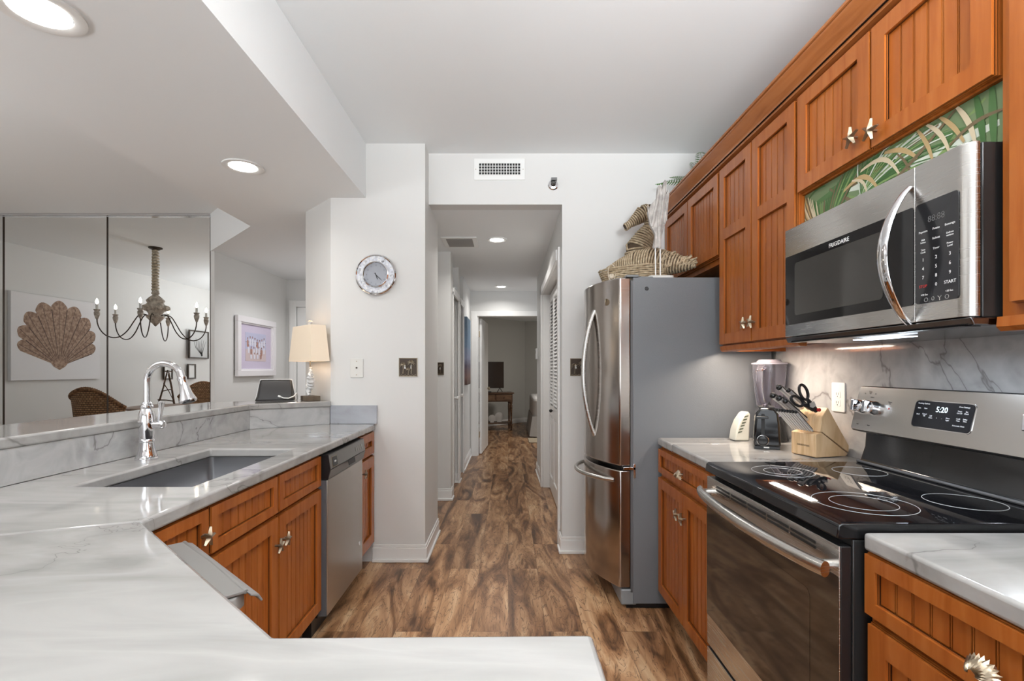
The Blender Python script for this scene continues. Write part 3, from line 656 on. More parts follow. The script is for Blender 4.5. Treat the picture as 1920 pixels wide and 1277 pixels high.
for k in range(21): f = k/20; y = 3.27-.565*f; pts.append((bow(y)+.006-.060*math.sin(PI*f)**.5, y, .680))
MB().tube(pts, .0125, 12, flat=1.0).build('drawer_handle', STEEL, d2)
y_ = 2.755; MB(frame((bow(y_)-.0003, y_, 1.645), (-.38, -.925, 0), (0, 0, 1), (-.925, .38, 0))).lathe([(0, 0), (.019, 0), (.019, .003), (.016, .0035), (.015, .0025), (0, .0025)], (0, 0, 0), 24).tube([(.008, .004, .003), (.001, .009, .003), (-.007, .003, .003), (-.002, -.004, .003), (.006, -.008, .003)], .0015, 6).build('badge', PEWTER, d1)
MB(faceB(.735, YF0-.0005, 1.705)).lathe([(0, .003), (.008, .0025), (.010, 0)], (0, 0, 0), 16).build('plug_cap', BLACK, o)
# ================================================================ MICROWAVE
XM, YM0, YM1, ZM0 = 1.035, 1.126, 1.882, 1.383
o = thing('microwave', 'stainless over-the-range microwave with curved handle and black keypad', 'microwave', (1.2, 1.5, ZM0))
MB().box(XM+.03, 1.415, YM0, YM1, ZM0+.012, 1.79).build('case', BLACKM, o, .003)
T_ = faceR(XM, YM1, ZM0); MW, MH = YM1-YM0, .409
mb = MB(T_); mb.prism([(.002, -.028), (.6055, -.028), (.6055, 0), (.010, 0), (.004, -.003), (.002, -.010)][::1], .014, MH, 'y')
door = mb.build('door', STEEL, o, .0015)
mb = MB(T_); prof = [(.608, -.028), (MW-.002, -.028)]
for k in range(9): a_ = PI/2*k/8; prof.append((MW-.030+.030*math.cos(a_), -.024+.024*math.sin(a_)))
prof.append((.608, 0)); mb.prism(prof, .014, MH, 'y'); cpn = mb.build('control_housing', STEEL, o, .0012)
MB(T_).rbox(.014, .604, .058, .308, .0002, .0022, .008).build('window_bezel', BLACKG, door)
MB(T_).rbox(.075, .50, .088, .276, .0024, .0030, .012).build('window', mat('oven_screen', (.045, .043, .04), .06), door)
MB(T_).rbox(.611, .732, .058, .308, .0002, .0022, .008).build('keypad', mat('keypad_black', (.02, .02, .022), .12), cpn)
K = [o2 for o2 in cpn.children if o2.name.startswith('keypad')][0]
text('FRIGIDAIRE', .019, T_ @ Matrix.Translation((.315, .290, .0026)), INKW, door, 'brand_lettering', .0003)
rows = [(.262, [('88:88', .022, .0)], mat('lcd_off', (.10, .10, .10), .4)), (.236, [('Popcorn', .0075, -.038), ('Potato', .0075, 0), ('Beverage', .0075, .038)], INKW), (.2125, [('Melt\nSoften', .0062, -.038), ('Reheat', .0075, 0), ('Defrost\nwt/time', .0062, .038)], INKW),
        (.188, [('Time\nCook', .0065, -.038), ('Timer', .0075, 0), ('Power\nLevel', .0065, .038)], INKW), (.166, [('1', .012, -.038), ('2', .012, 0), ('3', .012, .038)], INKW), (.144, [('4', .012, -.038), ('5', .012, 0), ('6', .012, .038)], INKW), (.122, [('7', .012, -.038), ('8', .012, 0), ('9', .012, .038)], INKW),
        (.100, [('0', .012, 0), ('START', .011, .038)], INKW), (.1001, [('STOP', .010, -.038)], RED), (.079, [('+10 Sec', .0065, -.034), ('+30 Sec', .0065, .036)], INKW)]
for v_, its, mm in rows:
    for bd, sz, du in its: text(bd, sz, T_ @ Matrix.Translation((.672+du, v_, .0025)), mm, cpn, 'key_legend', .0002)
mb = MB(T_); mb.tube([(.643+.005*math.cos(a_*PI/5), .066+.005*math.sin(a_*PI/5), .0026) for a_ in range(10)], .0006, 5, True); mb.tube([(.702+.005*math.cos(a_*PI/5), .066+.005*math.sin(a_*PI/5), .0026) for a_ in range(10)], .0006, 5, True).tube([(.663+.0035*math.cos(a_*PI/5), .067+.0045*math.sin(a_*PI/5), .0026) for a_ in range(10)], .0006, 5, True).tube([(.677, .071, .0026), (.682, .066, .0026), (.687, .071, .0026)], .0008, 5).tube([(.682, .066, .0026), (.682, .060, .0026)], .0008, 5)
mb.build('key_symbols', GREYP, cpn)
mb = MB(T_); rings = []; n = 24
for k in range(n+1):
    f = k/n; y = .010+.352*f; z = .002+.070*math.sin(PI*f)**.8; wd = .011+.007*math.sin(PI*f); th = .006
    dz = math.cos(PI*f)*.8; L_ = math.hypot(1, dz*.6); ny, nz = -dz*.6/L_, 1/L_
    rings.append([mb.v((.590+wd*math.cos(t_)*1.0, y+ny*th*math.sin(t_), z+nz*th*math.sin(t_))) for t_ in [2*PI*q/14 for q in range(14)]])
for A, B in zip(rings, rings[1:]):
    for q in range(14): mb.f([A[q], A[(q+1) % 14], B[(q+1) % 14], B[q]])
mb.f(rings[0]); mb.f(rings[-1][::-1]); mb.build('handle', CHROME, door, 0, 50)
mb = MB(); mb.prism([(XM+.004, ZM0+.012), (XM+.012, ZM0-.006), (1.41, ZM0-.010), (1.41, ZM0+.011)], YM0+.001, YM1-.001, 'y'); mb.build('bottom_vent_trim', mat('dark_steel', (.20, .20, .21), .18, 1), o, .003)
MB().box(XM+.004, XM+.045, YM0+.02, YM1-.02, ZM0-.0075, ZM0-.0065).build('lip', BLACK, o)
# palm fronds painting, between the cabinet and the microwave
T_ = faceR(XU+.010, 1.884, 1.7925)
PW, PH = .762, .136
o = MB(T_); random.seed(3)
o.box(0, PW, 0, PH, -.012, 0)
cols = [(.13, .19, .09), (.045, .12, .03), (.16, .25, .08), (.40, .28, .13), (.52, .44, .30), (.14, .10, .05), (.50, .54, .46), (.06, .14, .04)]
def stroke(p0, p1, wd, mi, z, bend=0):
    a = V((p0[0], p0[1])); b = V((p1[0], p1[1])); d = (b-a); nn = V((-d.y, d.x)).normalized(); L = []; Rr = []
    for k in range(9):
        f = k/8; c = a+d*f+nn*bend*math.sin(PI*f)*d.length; ww = wd*(.35+.65*math.sin(PI*min(1, f*.8+.12)))
        c1 = c+nn*ww; c2 = c-nn*ww
        for c_ in (c1, c2): c_.x = min(PW, max(0, c_.x)); c_.y = min(PH, max(0, c_.y))
        L.append(o.v((c1.x, c1.y, z))); Rr.append(o.v((c2.x, c2.y, z)))
    o.mi = mi
    for k in range(8): o.f([L[k], L[k+1], Rr[k+1], Rr[k]])
z_ = .0002
for k in range(26):
    stroke((random.uniform(.0, PW), random.uniform(0, PH)), (random.uniform(0, PW), random.uniform(0, PH)), random.uniform(.004, .014), random.choice([1, 2, 7, 6, 0, 5]), z_, random.uniform(-.2, .2)); z_ += .00002
for k in range(34):
    f = k/33; stroke((.12+.02*f, -.06), (-.10+.40*f, .11+.03*math.sin(f*9)), random.uniform(.0025, .005), random.choice([3, 4, 1, 5, 3, 4]) if f < .45 else random.choice([1, 2, 7, 5]), z_, .06); z_ += .00002
for k in range(22):
    f = k/21; stroke((.30, .03), (.30+.34*math.cos(R(-40+130*f)), .03+.17*math.sin(R(-40+130*f))), random.uniform(.0015, .0035), random.choice([1, 2, 2, 6, 7]), z_, .08); z_ += .00002
for (a, b, wd, mi, bd) in (((.22, .075), (.38, .02), .008, 3, .25), ((.30, .11), (.46, .035), .007, 4, .22), ((.26, .095), (.33, .02), .005, 4, .2), ((.40, .125), (.52, .06), .007, 3, .1), ((.36, .0), (.64, .135), .0055, 5, -.03), ((.52, .135), (.57, .03), .006, 3, .05), ((.55, .136), (.62, .03), .006, 4, .08), ((.59, .136), (.66, .04), .006, 3, .05), ((.64, .136), (.69, .02), .007, 4, .06), ((.69, .136), (.71, .01), .009, 1, .02), ((.73, .136), (.735, .0), .010, 7, .0), ((.62, .05), (.76, .07), .005, 5, .1), ((.45, .1), (.50, .0), .004, 5, .1)):
    stroke(a, b, wd, mi, z_, bd); z_ += .00002
ms = [mat(f'palm_paint_{"abcdefgh"[i]}', c, .45) for i, c in enumerate(cols)]
tag(o.build('palm_painting', ms, None, 0, 0, keepn=True), 'strip painting of green and tan palm fronds above the microwave', 'painting')
# ================================================================ RANGE
XG, YG0, YG1 = .745, 1.126, 1.880
o = thing('range', 'stainless electric range with black glass cooktop and back console', 'range', (1.08, 1.5, 0))
MB().box(.775, 1.40, YG0+.002, YG1-.002, .02, .893).build('body', BLACKM, o, .003)
MB().box(.80, 1.38, YG0+.02, YG1-.02, .001, .019).build('base', BLACK, o)
ct = MB().prism([(.738, .898), (.742, .925), (.752, .931), (1.33, .931), (1.33, .895), (.75, .895)], YG0, YG1, 'y').build('cooktop', BLACKG, o, .003)
for (cx, cy, r) in ((.92, 1.30, .115), (.92, 1.30, .075), (.93, 1.70, .095), (.93, 1.70, .058), (1.19, 1.31, .085), (1.19, 1.70, .078)):
    MB().tube([(cx+r*math.cos(2*PI*k/48), cy+r*math.sin(2*PI*k/48), .9312) for k in range(48)], .0008, 5, True).build('burner_ring', mat('ring_print', (.45, .45, .45), .4), ct)
T_ = faceR(XG, YG1, 0); W_ = YG1-YG0
od = MB(T_).box(.003, W_-.003, .256, .878, -.028, -.003).build('oven_door', BLACK, o, .002)
MB(T_).box(.003, W_-.003, .256, .878, -.0029, 0).build('door_skin', STEEL, od, .001)
MB(T_).box(.003, W_-.003, .366, .808, .0002, .0018).build('door_glass', OVENG, od)
MB(T_).rbox(.11, W_-.11, .43, .735, .002, .0023, .02).build('window_edge', mat('window_tint', (.03, .022, .017), .05, 0, Specular_IOR_Level=1.0), od)
mb = MB(T_)
for k in range(5):
    for q in (0, 1): mb.box(.085+.118*k, .085+.118*k+.108, .842+.012*q, .849+.012*q, .0003, .001)
mb.build('vent_slots', INK, od)
pts = [(.012, .800+.01, .000)]
for k in range(21): f = k/20; pts.append((.008+(W_-.016)*f, .825, .028+.035*math.sin(PI*f)**.7))
pts = pts[1:]
mb = MB(T_); mb.tube(pts, .0185, 16, ref=(0, 1, 0), flat=.72)
mb.tube([(.035, .825, .0), (.035, .825, .035)], .013, 12).tube([(W_-.035, .825, .0), (W_-.035, .825, .035)], .013, 12); mb.build('handle', STEEL, od, 0, 40)
sd = MB(T_).box(.003, W_-.003, .055, .243, -.028, -.003).build('storage_drawer', BLACK, o, .002); MB(T_).box(.003, W_-.003, .055, .243, -.0029, 0).build('drawer_skin', STEEL, sd, .001)
MB(T_).box(.006, W_-.006, .244, .255, -.026, -.012).build('drawer_gap', INK, o)
# backguard
mb = MB(); mb.prism([(1.325, .890), (1.300, .925), (1.300, .931), (1.318, .94), (1.335, .99), (1.340, 1.06), (1.41, 1.06), (1.41, .890)], YG0+.002, YG1-.002, 'y'); mb.build('lower_backguard', BLACKM, o, .004)
MB().tube([(1.302, YG0+.01, .937), (1.302, YG1-.01, .937)], .005, 8).build('rear_bead', DGREY, o)
cA, cB = V((1.283, 0, 1.052)), V((1.322, 0, 1.216)); vv = (cB-cA).normalized(); nn = V((-vv.z, 0, vv.x))
T_ = frame((cA.x, YG1, cA.z), (0, -1, 0), vv, nn); CH = (cB-cA).length
MB(T_).rbox(0, W_, 0, CH, -.035, -.001, .012).build('console_back', BLACK, o, .003)
con = MB(T_).rbox(.003, W_-.003, .004, CH-.004, -.001, .003, .010).build('console', steel('console_steel', (.60, .585, .56), .24), o, .001)
dx0 = .2755
MB(T_).rbox(dx0-.003, dx0+.206, .042, .131, .003, .0045, .014).build('display_bezel', CHROME, con); dsp = MB(T_).rbox(dx0, dx0+.203, .045, .128, .0046, .0056, .012).build('display', mat('display_black', (.008, .009, .012), .1), con)
def ct_(b, s_, u_, v_, m_=INKW): text(b, s_, T_ @ Matrix.Translation((dx0+u_, v_, .006)), m_, con, 'display_legend' if m_ is not LCD else 'clock_digits', .0002)
ct_('5:20', .024, .100, .104, LCD); ct_('Cooking Options', .0062, .032, .120); ct_('Oven Settings', .0062, .172, .118)
for b_, u_, v_ in (('Bake', .018, .105), ('Start', .042, .105), ('Broil', .018, .085), ('Cancel\nOff', .042, .084), ('Self\nClean', .066, .080), ('+', .088, .078), ('-', .106, .078), ('Oven\nLight', .126, .078), ('Timer\nOn-Off', .160, .102), ('Set\nClock', .182, .102), ('Cook\nTime', .160, .080), ('Delay\nTime', .182, .080), ('Automatic Oven', .165, .062)): ct_(b_, .0058, u_, v_)
for b_, u_, v_ in (('Simmer', .078, .127), ('Power\nBoil', .064, .144), ('Rear', .035, .025), ('Front', .090, .025), ('Burner\nOn', .165, .112), ('Rear', .675, .028)): text(b_, .0055, T_ @ Matrix.Translation((u_, v_, .0035)), INK, con, 'console_legend', .0002)
for (u_, v_) in ((.038, .140), (.090, .140)): MB(T_).lathe([(.002, .0031), (.002, .0036), (0, .0036)], (u_, v_, 0), 8).build('indicator_dot', INK, con)
MB(T_).lathe([(.003, .0031), (.003, .0036), (0, .0036)], (.166, .092, 0), 8).build('burner_indicator', RED, con)
for u_ in (.040, .098, W_-.098, W_-.040):
    k_ = MB(T_).lathe([(.026, .003), (.026, .008), (.024, .012), (.023, .024), (.020, .026), (0, .026)], (u_, .088, 0), 28).build('control_knob', CHROME, con)
    MB(T_ @ Matrix.Translation((u_, .088, 0)) @ Matrix.Rotation(.15, 4, 'Z')).rbox(-.0075, .0075, -.021, .021, .026, .044, .003).build('knob_grip', CHROME, k_, .002)
# backsplash outlet
def outlet(T_, label, w=.072, h=.118, parent=None):
    o = thing('wall_outlet', label, 'outlet', T_.translation)
    mb = MB(T_); mb.rbox(0, w, 0, h, 0, .006, .006); mb.build('plate', WHITE, o, .0015)
    for v0 in (.026, .062):
        MB(T_).rbox(w/2-.0165, w/2+.0165, v0-.003, v0+.027, .006, .0075, .006).build('receptacle', WHITE, o)
        MB(T_).box(w/2-.008, w/2-.006, v0+.010, v0+.020, .0076, .0080).box(w/2+.006, w/2+.008, v0+.010, v0+.020, .0076, .0080).box(w/2-.002, w/2+.002, v0+.002, v0+.006, .0076, .0080).build('slots', INK, o)
    return o
T_ = faceR(1.4178, 2.19, 1.095); outlet(T_, 'white double wall outlet on the marble backsplash behind the knife block', .085, .125)
# under-cabinet strip and the microwave's cooktop lamp
o = thing('under_cabinet_light', 'slim warm strip light under the tall wall cabinet', 'light', (1.20, 2.36, 1.394))
MB().box(1.14, 1.19, 2.18, 2.54, 1.384, 1.3945).build('housing', WHITE, o)
MB().box(1.145, 1.185, 2.19, 2.53, 1.382, 1.3838).build('lens', glow('warm_lens', (1, .78, .52), 4), o)
lamp('lamp', (1.165, 2.36, 1.380), (0, 0, 0), .04, 5.0, (1, .86, .72), .34, parent=o)
mw = [q for q in bpy.data.objects if q.name == 'microwave'][0]
MB().box(1.10, 1.16, 1.42, 1.60, ZM0-.0135, ZM0-.0105).build('cooktop_lamp_lens', glow('cool_lens', (.80, .90, 1), 3), mw)
lamp('cooktop_lamp', (1.13, 1.45, ZM0-.016), (0, R(8), 0), .05, 2.2, (.78, .88, 1), .16, parent=mw)
# ================================================================ ON THE WALLS
c_ = at(706, 516, YP); o = thing('wall_clock', 'round silver wall clock with a mother-of-pearl mosaic rim on the pier wall', 'clock', (c_.x, YP-.0006, c_.z)); T_ = faceB(c_.x, YP-.0006, c_.z)
m = mat('mosaic_shell', (.7, .72, .76), .25); t = NT(m); vo = t.n('ShaderNodeTexVoronoi', Scale=85); t.l(t.coord((1, 1, 1)), vo.inputs['Vector']); t.color(t.ramp(vo.outputs['Color'], [(.05, (.20, .20, .21)), (.2, (.55, .56, .60)), (.6, (.70, .73, .80)), (.9, (.80, .80, .78))]))
MB(T_).lathe([(.131, 0), (.1345, .010), (.1345, .024), (.128, .030), (.122, .026), (.122, 0)], (0, 0, 0), 64).build('outer_ring', CHROME, o)
MB(T_).lathe([(.122, .010), (.122, .024), (.084, .024), (.084, .010)], (0, 0, 0), 64).build('mosaic_band', m, o)
MB(T_).lathe([(.086, .010), (.086, .031), (.080, .034), (.076, .029), (.076, .010)], (0, 0, 0), 64).build('inner_ring', CHROME, o)
dl = MB(T_).lathe([(0, .0155), (.0765, .0155), (.0765, .010), (0, .010)], (0, 0, 0), 48).build('dial', mat('dial_grey', (.33, .34, .37), .3, .4), o)
for k, nm in enumerate(('12', '1', '2', '3', '4', '5', '6', '7', '8', '9', '10', '11')):
    a_ = PI/2-k*PI/6; text(nm, .014, T_ @ Matrix.Translation((.062*math.cos(a_), .062*math.sin(a_), .0162)), mat('numeral_grey', (.12, .12, .13), .4), dl, 'numeral', .0002)
for L_, wd, ang, nm in ((.038, .0028, R(-70), 'hour_hand'), (.062, .0020, R(-44), 'minute_hand')):
    MB(T_ @ Matrix.Rotation(ang, 4, 'Z')).prism([(-.014, -wd*.6), (L_*.6, -wd), (L_, 0), (L_*.6, wd), (-.014, wd*.6)], .0175, .0185).build(nm, INK, o)
def palm(mb, x, y, h, n, s_, z):
    mb.tube([(x, y, z), (x+.003*s_, y+h*.5, z+.0015), (x, y+h, z+.001)], [.0028*s_, .0022*s_, .0018*s_], 6)
    for k in range(n):
        a_ = R(-25+230*k/(n-1)); L_ = .024*s_; pts = [(x+L_*f*math.cos(a_), y+h+L_*f*math.sin(a_)-L_*.55*f*f, z+.002+.002*math.sin(PI*f)) for f in (0, .25, .5, .75, 1)]
        mb.tube(pts, [.0008*s_, .0022*s_, .0024*s_, .0016*s_, .0004], 6)
def plate(T_, w, h, ntog, label, palms):
    o = thing('switch_plate', label, 'light switch', T_.translation)
    mb = MB(T_); mb.rbox(0, w, 0, h, 0, .003, .003); mb.build('plate', DBRONZE, o, .001)
    mb = MB(T_)
    for x0_, x1_, y0_, y1_ in ((0, w, 0, .004), (0, w, h-.004, h), (0, .004, 0, h), (w-.004, w, 0, h)): mb.box(x0_, x1_, y0_, y1_, .003, .0055)
    for (x, y, hh, s_) in palms: palm(mb, x*w, y*h, hh*h, 9, s_, .004)
    for k in range(14): mb.ball((w*(.1+.8*k/13), h*.07+.003*math.sin(k*2.1), .0035), .004, (1, .7, .6), 6, 4)
    mb.build('palm_relief', BRONZE, o)
    for k in range(ntog):
        xc = w*(k+1)/(ntog+1) if ntog > 1 else w/2
        MB(T_).box(xc-.005, xc+.005, h*.42, h*.58, .003, .0042).prism([(h*.50, .004), (h*.56, .012), (h*.585, .011), (h*.54, .004)], xc-.0035, xc+.0035, 'x').build('toggle', WHITE, o)
    return o
p = at(748, 706, YP); plate(faceB(p.x, YP-.0006, p.z), .124, .124, 2, 'square bronze double switch plate with palm relief on the pier wall', [(.22, .15, .5, 1.15), (.66, .15, .62, 1.35), (.5, .1, .3, .9)])
p = at(818.5, 703, 4.88); plate(faceB(p.x, 4.88-.0006, p.z), .072, .122, 1, 'small bronze palm switch plate in the hall recess', [(.5, .15, .62, 1.1)])
p = at(1069, 705, YB); plate(faceB(p.x, YB-.0006, p.z), .118, .122, 2, 'dark bronze switch plate partly behind the refrigerator', [(.25, .12, .5, 1.2), (.7, .12, .62, 1.3)])
p = at(657, 708, YP); o = thing('phone_jack', 'white cover plate with a single round jack below the clock', 'wall plate', (p.x, YP-.0006, p.z)); T_ = faceB(p.x, YP-.0006, p.z)
MB(T_).rbox(0, .086, 0, .126, 0, .006, .004).build('plate', mat('plate_ivory', (.70, .69, .65), .4), o, .0015)
MB(T_).lathe([(.006, .006), (.006, .009), (.002, .009), (.002, .0065), (0, .0065)], (.043, .065, 0), 14).build('jack', DBRONZE, o)
for y in (.018, .108): MB(T_).lathe([(.0035, .006), (.0035, .0075), (0, .008)], (.043, y, 0), 10).build('screw', PEWTER, o)
# framed family photograph
Xp = -2.8294; y0, y1, z0, z1 = 5.17, 6.02, 1.20, 1.84
o = thing('framed_photo', 'wide white frame with a group photograph of people in white on a beach', 'picture', (Xp, (y0+y1)/2, z0)); T_ = faceL(Xp, y0, z0); w_, h_ = y1-y0, z1-z0
mb = MB(T_)
for (a, b, c, d) in ((0, w_, 0, .065), (0, w_, h_-.065, h_), (0, .065, .065, h_-.065), (w_-.065, w_, .065, h_-.065)): mb.box(a, b, c, d, .008, .045)
for (a, b, c, d) in ((.06, w_-.06, .06, .08), (.06, w_-.06, h_-.08, h_-.06), (.06, .08, .08, h_-.08), (w_-.08, w_-.06, .08, h_-.08)): mb.box(a, b, c, d, .01, .030)
mb.build('frame', mat('frame_white', (.80, .77, .78), .35), o, .004)
MB(T_).box(.01, w_-.01, .01, h_-.01, 0, .0079).build('backing', BLACK, o)
MB(T_).box(.075, w_-.075, .075, h_-.075, .009, .013).build('mat_board', mat('mat_lilac', (.60, .53, .66), .6), o)
mb = MB(T_); a, b, c, d = .20, w_-.20, .165, h_-.165; pw, ph = b-a, d-c
mb.box(a, b, c, d, .0131, .0145); mb.mi = 1; mb.box(a, b, c, c+ph*.42, .0146, .0149); mb.mi = 2; mb.box(a, b, c+ph*.66, c+ph*.675, .0147, .0150)
random.seed(11); ppl = []
for k in range(8): ppl.append((.10+.115*k, .50+.05*math.sin(k), .33, k))
for k in range(7): ppl.append((.14+.125*k, .24+.04*math.cos(k*2), .30, k+3))
for k in range(4): ppl.append((.25+.16*k, .08, .22, k+5))
for n_p, (fx_, fy_, hh, q_) in enumerate(ppl):
    z_ = .0150+.00012*n_p; X, Y_ = a+pw*fx_, c+ph*fy_
    mb.mi = 3 if q_ % 4 else 5; mb.prism([(X-.016, Y_), (X+.016, Y_), (X+.019, Y_+ph*hh*.55), (X+.010, Y_+ph*hh*.72), (X-.010, Y_+ph*hh*.72), (X-.019, Y_+ph*hh*.55)], z_, z_+.0003)
    mb.mi = 4; mb.prism([(X+.009*math.cos(t_), Y_+ph*hh*.86+.011*math.sin(t_)) for t_ in [k*PI/5 for k in range(10)]], z_, z_+.0004); mb.mi = 2; mb.prism([(X+.010*math.cos(t_), Y_+ph*hh*.90+.009*math.sin(t_)) for t_ in [k*PI/6 for k in range(7)]], z_, z_+.0005)
mb.build('photo_print', [mat('photo_sky', (.50, .50, .66), .3), mat('photo_sand', (.62, .50, .50), .3), mat('photo_dark', (.16, .08, .08), .3), mat('photo_white', (.72, .70, .78), .3), mat('photo_skin', (.50, .27, .21), .3), mat('photo_tan', (.42, .22, .17), .3)], o, 0, 0)
# hall beach canvas
o = thing('canvas_print', 'narrow-looking beach canvas hanging on the left hall wall', 'picture', (-.559, 6.65, 1.075))
m = mat('beach_print', (.2, .3, .4), .5); t = NT(m); sp_ = t.n('ShaderNodeSeparateXYZ'); c0 = t.n('ShaderNodeTexCoord'); t.l(c0.outputs['Generated'], sp_.inputs[0])
hz_ = t.math('ADD', sp_.outputs[2], t.math('MULTIPLY', t.math('SUBTRACT', t.noise(t.coord((1, 3, 6)), 4, 4), .5), .15))
t.color(t.ramp(hz_, [(0, (.05, .02, .015)), (.12, (.22, .12, .10)), (.28, (.12, .10, .14)), (.40, (.28, .30, .42)), (.60, (.16, .25, .36)), (1, (.10, .16, .22))]))
MB().box(-.5595, -.522, 6.36, 6.95, 1.075, 1.945).build('canvas', m, o, .002)
p = at(1003, 676, 6.28); o = thing('thermostat', 'small white thermostat on the right hall wall edge', 'thermostat', (.360, 6.2, p.z))
MB().rbox(.338, .3625, 6.12, 6.24, 1.40, 1.53, .004, 'x').build('housing', WHITE, o, .003); MB().box(.3365, .3378, 6.15, 6.20, 1.47, 1.505).build('screen', GREYP, o)
# ================================================================ MIRROR WALL (sliding panels, floor to ceiling)
xs = [-5.868, -4.867, -3.866, -2.872]; labs = ['mirror panel cut by the left frame edge beside the shell canvas', 'middle floor-to-ceiling mirror panel showing the scallop shell canvas', 'rightmost floor-to-ceiling mirror panel showing the chandelier']
for k in range(3):
    o = thing('sliding_mirror', labs[k], 'mirror', ((xs[k]+xs[k+1])/2, 4.84, 0), 'mirrored wall panels')
    MB().box(xs[k]+.003, xs[k+1]-.003, 4.836, 4.8495, .03, 2.755).build('glass', MIRROR, o)
    MB().box(xs[k+1]-.0028, xs[k+1]+.0028, 4.828, 4.849, .03, 2.755).build('edge', DBRONZE, o)
tag(MB().box(-5.868, -2.868, 4.822, 4.8345, 2.756, 2.772).box(-5.868, -2.868, 4.822, 4.8345, 2.744, 2.75).build('mirror_track', CHROME, None), 'thin metal channel along the top of the mirrored wall', 'track')
# ================================================================ ON THE BAR LEDGE
BZ = 1.0675
Lc = V((-1.350, 3.385, BZ)); o = thing('table_lamp', 'lit table lamp with tapered cream shade and white sculpted base on wood block', 'lamp', Lc)
ud, vd = V((-.69, .72, 0)).normalized(), V((-.72, -.69, 0)).normalized()
def lp(a_, b_, z_): return Lc+ud*a_+vd*b_+V((0, 0, z_))
mb = MB(); zb, zt = .262, .500
B = [lp(a_, b_, zb) for a_, b_ in ((.185, .062), (-.195, .062), (-.195, -.062), (.185, -.062))]; T4 = [lp(a_, b_, zt) for a_, b_ in ((.14, .050), (-.16, .050), (-.16, -.050), (.14, -.050))]
def shell4(B, T4, th, mb):
    bv = [mb.v(p) for p in B]; tv = [mb.v(p) for p in T4]; cb_ = sum(B, V())/4; ct2 = sum(T4, V())/4
    bi = [mb.v(p+(cb_-p).normalized()*th) for p in B]; ti = [mb.v(p+(ct2-p).normalized()*th) for p in T4]
    for i in range(4):
        j = (i+1) % 4; mb.f([bv[i], bv[j], tv[j], tv[i]]); mb.f([bi[j], bi[i], ti[i], ti[j]]); mb.f([bv[j], bv[i], bi[i], bi[j]]); mb.f([tv[i], tv[j], ti[j], ti[i]])
shell4(B, T4, .004, mb); mb.build('lamp_shade', LINEN, o, .002)
mb = MB(); mb.prism([(lp(a_, b_, 0).x, lp(a_, b_, 0).y) for a_, b_ in ((-.005, .055), (-.125, .055), (-.125, -.03), (-.005, -.03))], BZ, BZ+.033); mb.build('wood_block', wood('driftwood_block', (.06, .04, .03), (.12, .09, .065), (.18, .14, .10), .8), o, .003)
# sculpted seahorse-like casting
WC = mat('white_plaster', (.72, .72, .71), .45)
mb = MB(); sp2 = []; rr = []
for k in range(30):
    f = k/29; a_ = f*PI*2.2; sp2.append(lp(-.055+.030*math.sin(a_)*(1-.2*f), .01+.008*math.cos(a_*1.3), .035+.185*f)); rr.append(.009+.016*math.sin(PI*min(1, f*1.15))**1.0+.004*math.sin(f*60))
mb.tube(sp2, rr, 12)
for k in range(16):
    i = 2+int(k*1.6); p = sp2[i]; d = ud*(.035 if k % 2 else -.033)+V((0, 0, .016)); mb.tube([p, p+d*.6, p+d], [.007, .005, .0015], 6)
mb.tube([lp(-.045, .02, .15), lp(-.085, .03, .175), lp(-.11, .03, .165)], [.014, .009, .005], 8); mb.build('sculpted_base', WC, o)
MB().tube([lp(-.03, 0, .22), lp(-.03, 0, .43), lp(-.03, 0, .505)], .004, 8).build('rod', PEWTER, o); MB().ball(lp(-.03, 0, .522), .017).build('finial', mat('clear_glass', (.95, .95, .95), .02, 0, Transmission_Weight=1.0), o)
MB().ball(lp(-.03, 0, .37), .022, (1, 1, 1.3)).build('bulb', glow('lamp_bulb', (1, .86, .70), 55), o)
# speaker
Sc = V((-1.530, 3.292, BZ)); o = thing('smart_speaker', 'black wedge-shaped tabletop speaker seen from behind, white cable plugged in', 'speaker', Sc)
Ts = Matrix.Translation(Sc+V((0, 0, .001))) @ Matrix.Rotation(R(20), 4, 'Z')
mb = MB(Ts)
pf = [(-.122, -.03), (.118, -.03), (.122, .05), (-.126, .05)]
b4 = [(-.118, -.055, .004), (.112, -.055, .004), (.120, .04, .0), (-.125, .04, .0)]
t4 = [(-.082, .018, .138), (.090, .018, .138), (.098, .034, .140), (-.092, .034, .140)]
Bv = [mb.v(p) for p in b4]; t4 = [(-.090, .014, .138), (.096, .014, .138), (.099, .034, .140), (-.093, .034, .140)]; Tv = [mb.v(p) for p in t4]; mid4 = [mb.v(p) for p in ((-.098, -.052, .028), (.108, -.052, .028), (.118, .04, .03), (-.115, .04, .03))]
for A_, B_ in ((Bv, mid4), (mid4, Tv)):
    for i in range(4): mb.f([A_[i], A_[(i+1) % 4], B_[(i+1) % 4], B_[i]])
mb.f(Bv[::-1]); mb.f(Tv); mb.build('body', mat('speaker_black', (.016, .014, .014), .42), o, .009)
mb = MB(Ts); mb.prism([(-.128, .0405), (.124, .0405), (.124, .046), (-.128, .046)], .001, .03); mb2 = [(-.127, .0), (.123, .0), (.100, .1425), (-.094, .1425)]
mb = MB(Ts); mb.prism([(x, z) for x, z in mb2], .0405, .048, 'y'); mb.build('screen_frame', WHITE, o, .003)
mb = MB(Ts); mb.tube([(.035, -.060, .030), (.055, -.072, .022), (.085, -.072, .020), (.115, -.060, .032), (.13, -.02, .05), (.134, .02, .03), (.134, .04, .006), (.130, .056, .004), (.12, .066, .004)], .0036, 8)
mb.tube([(.022, -.056, .034), (.036, -.060, .030)], .0065, 8); mb.build('cable', WHITE, o)
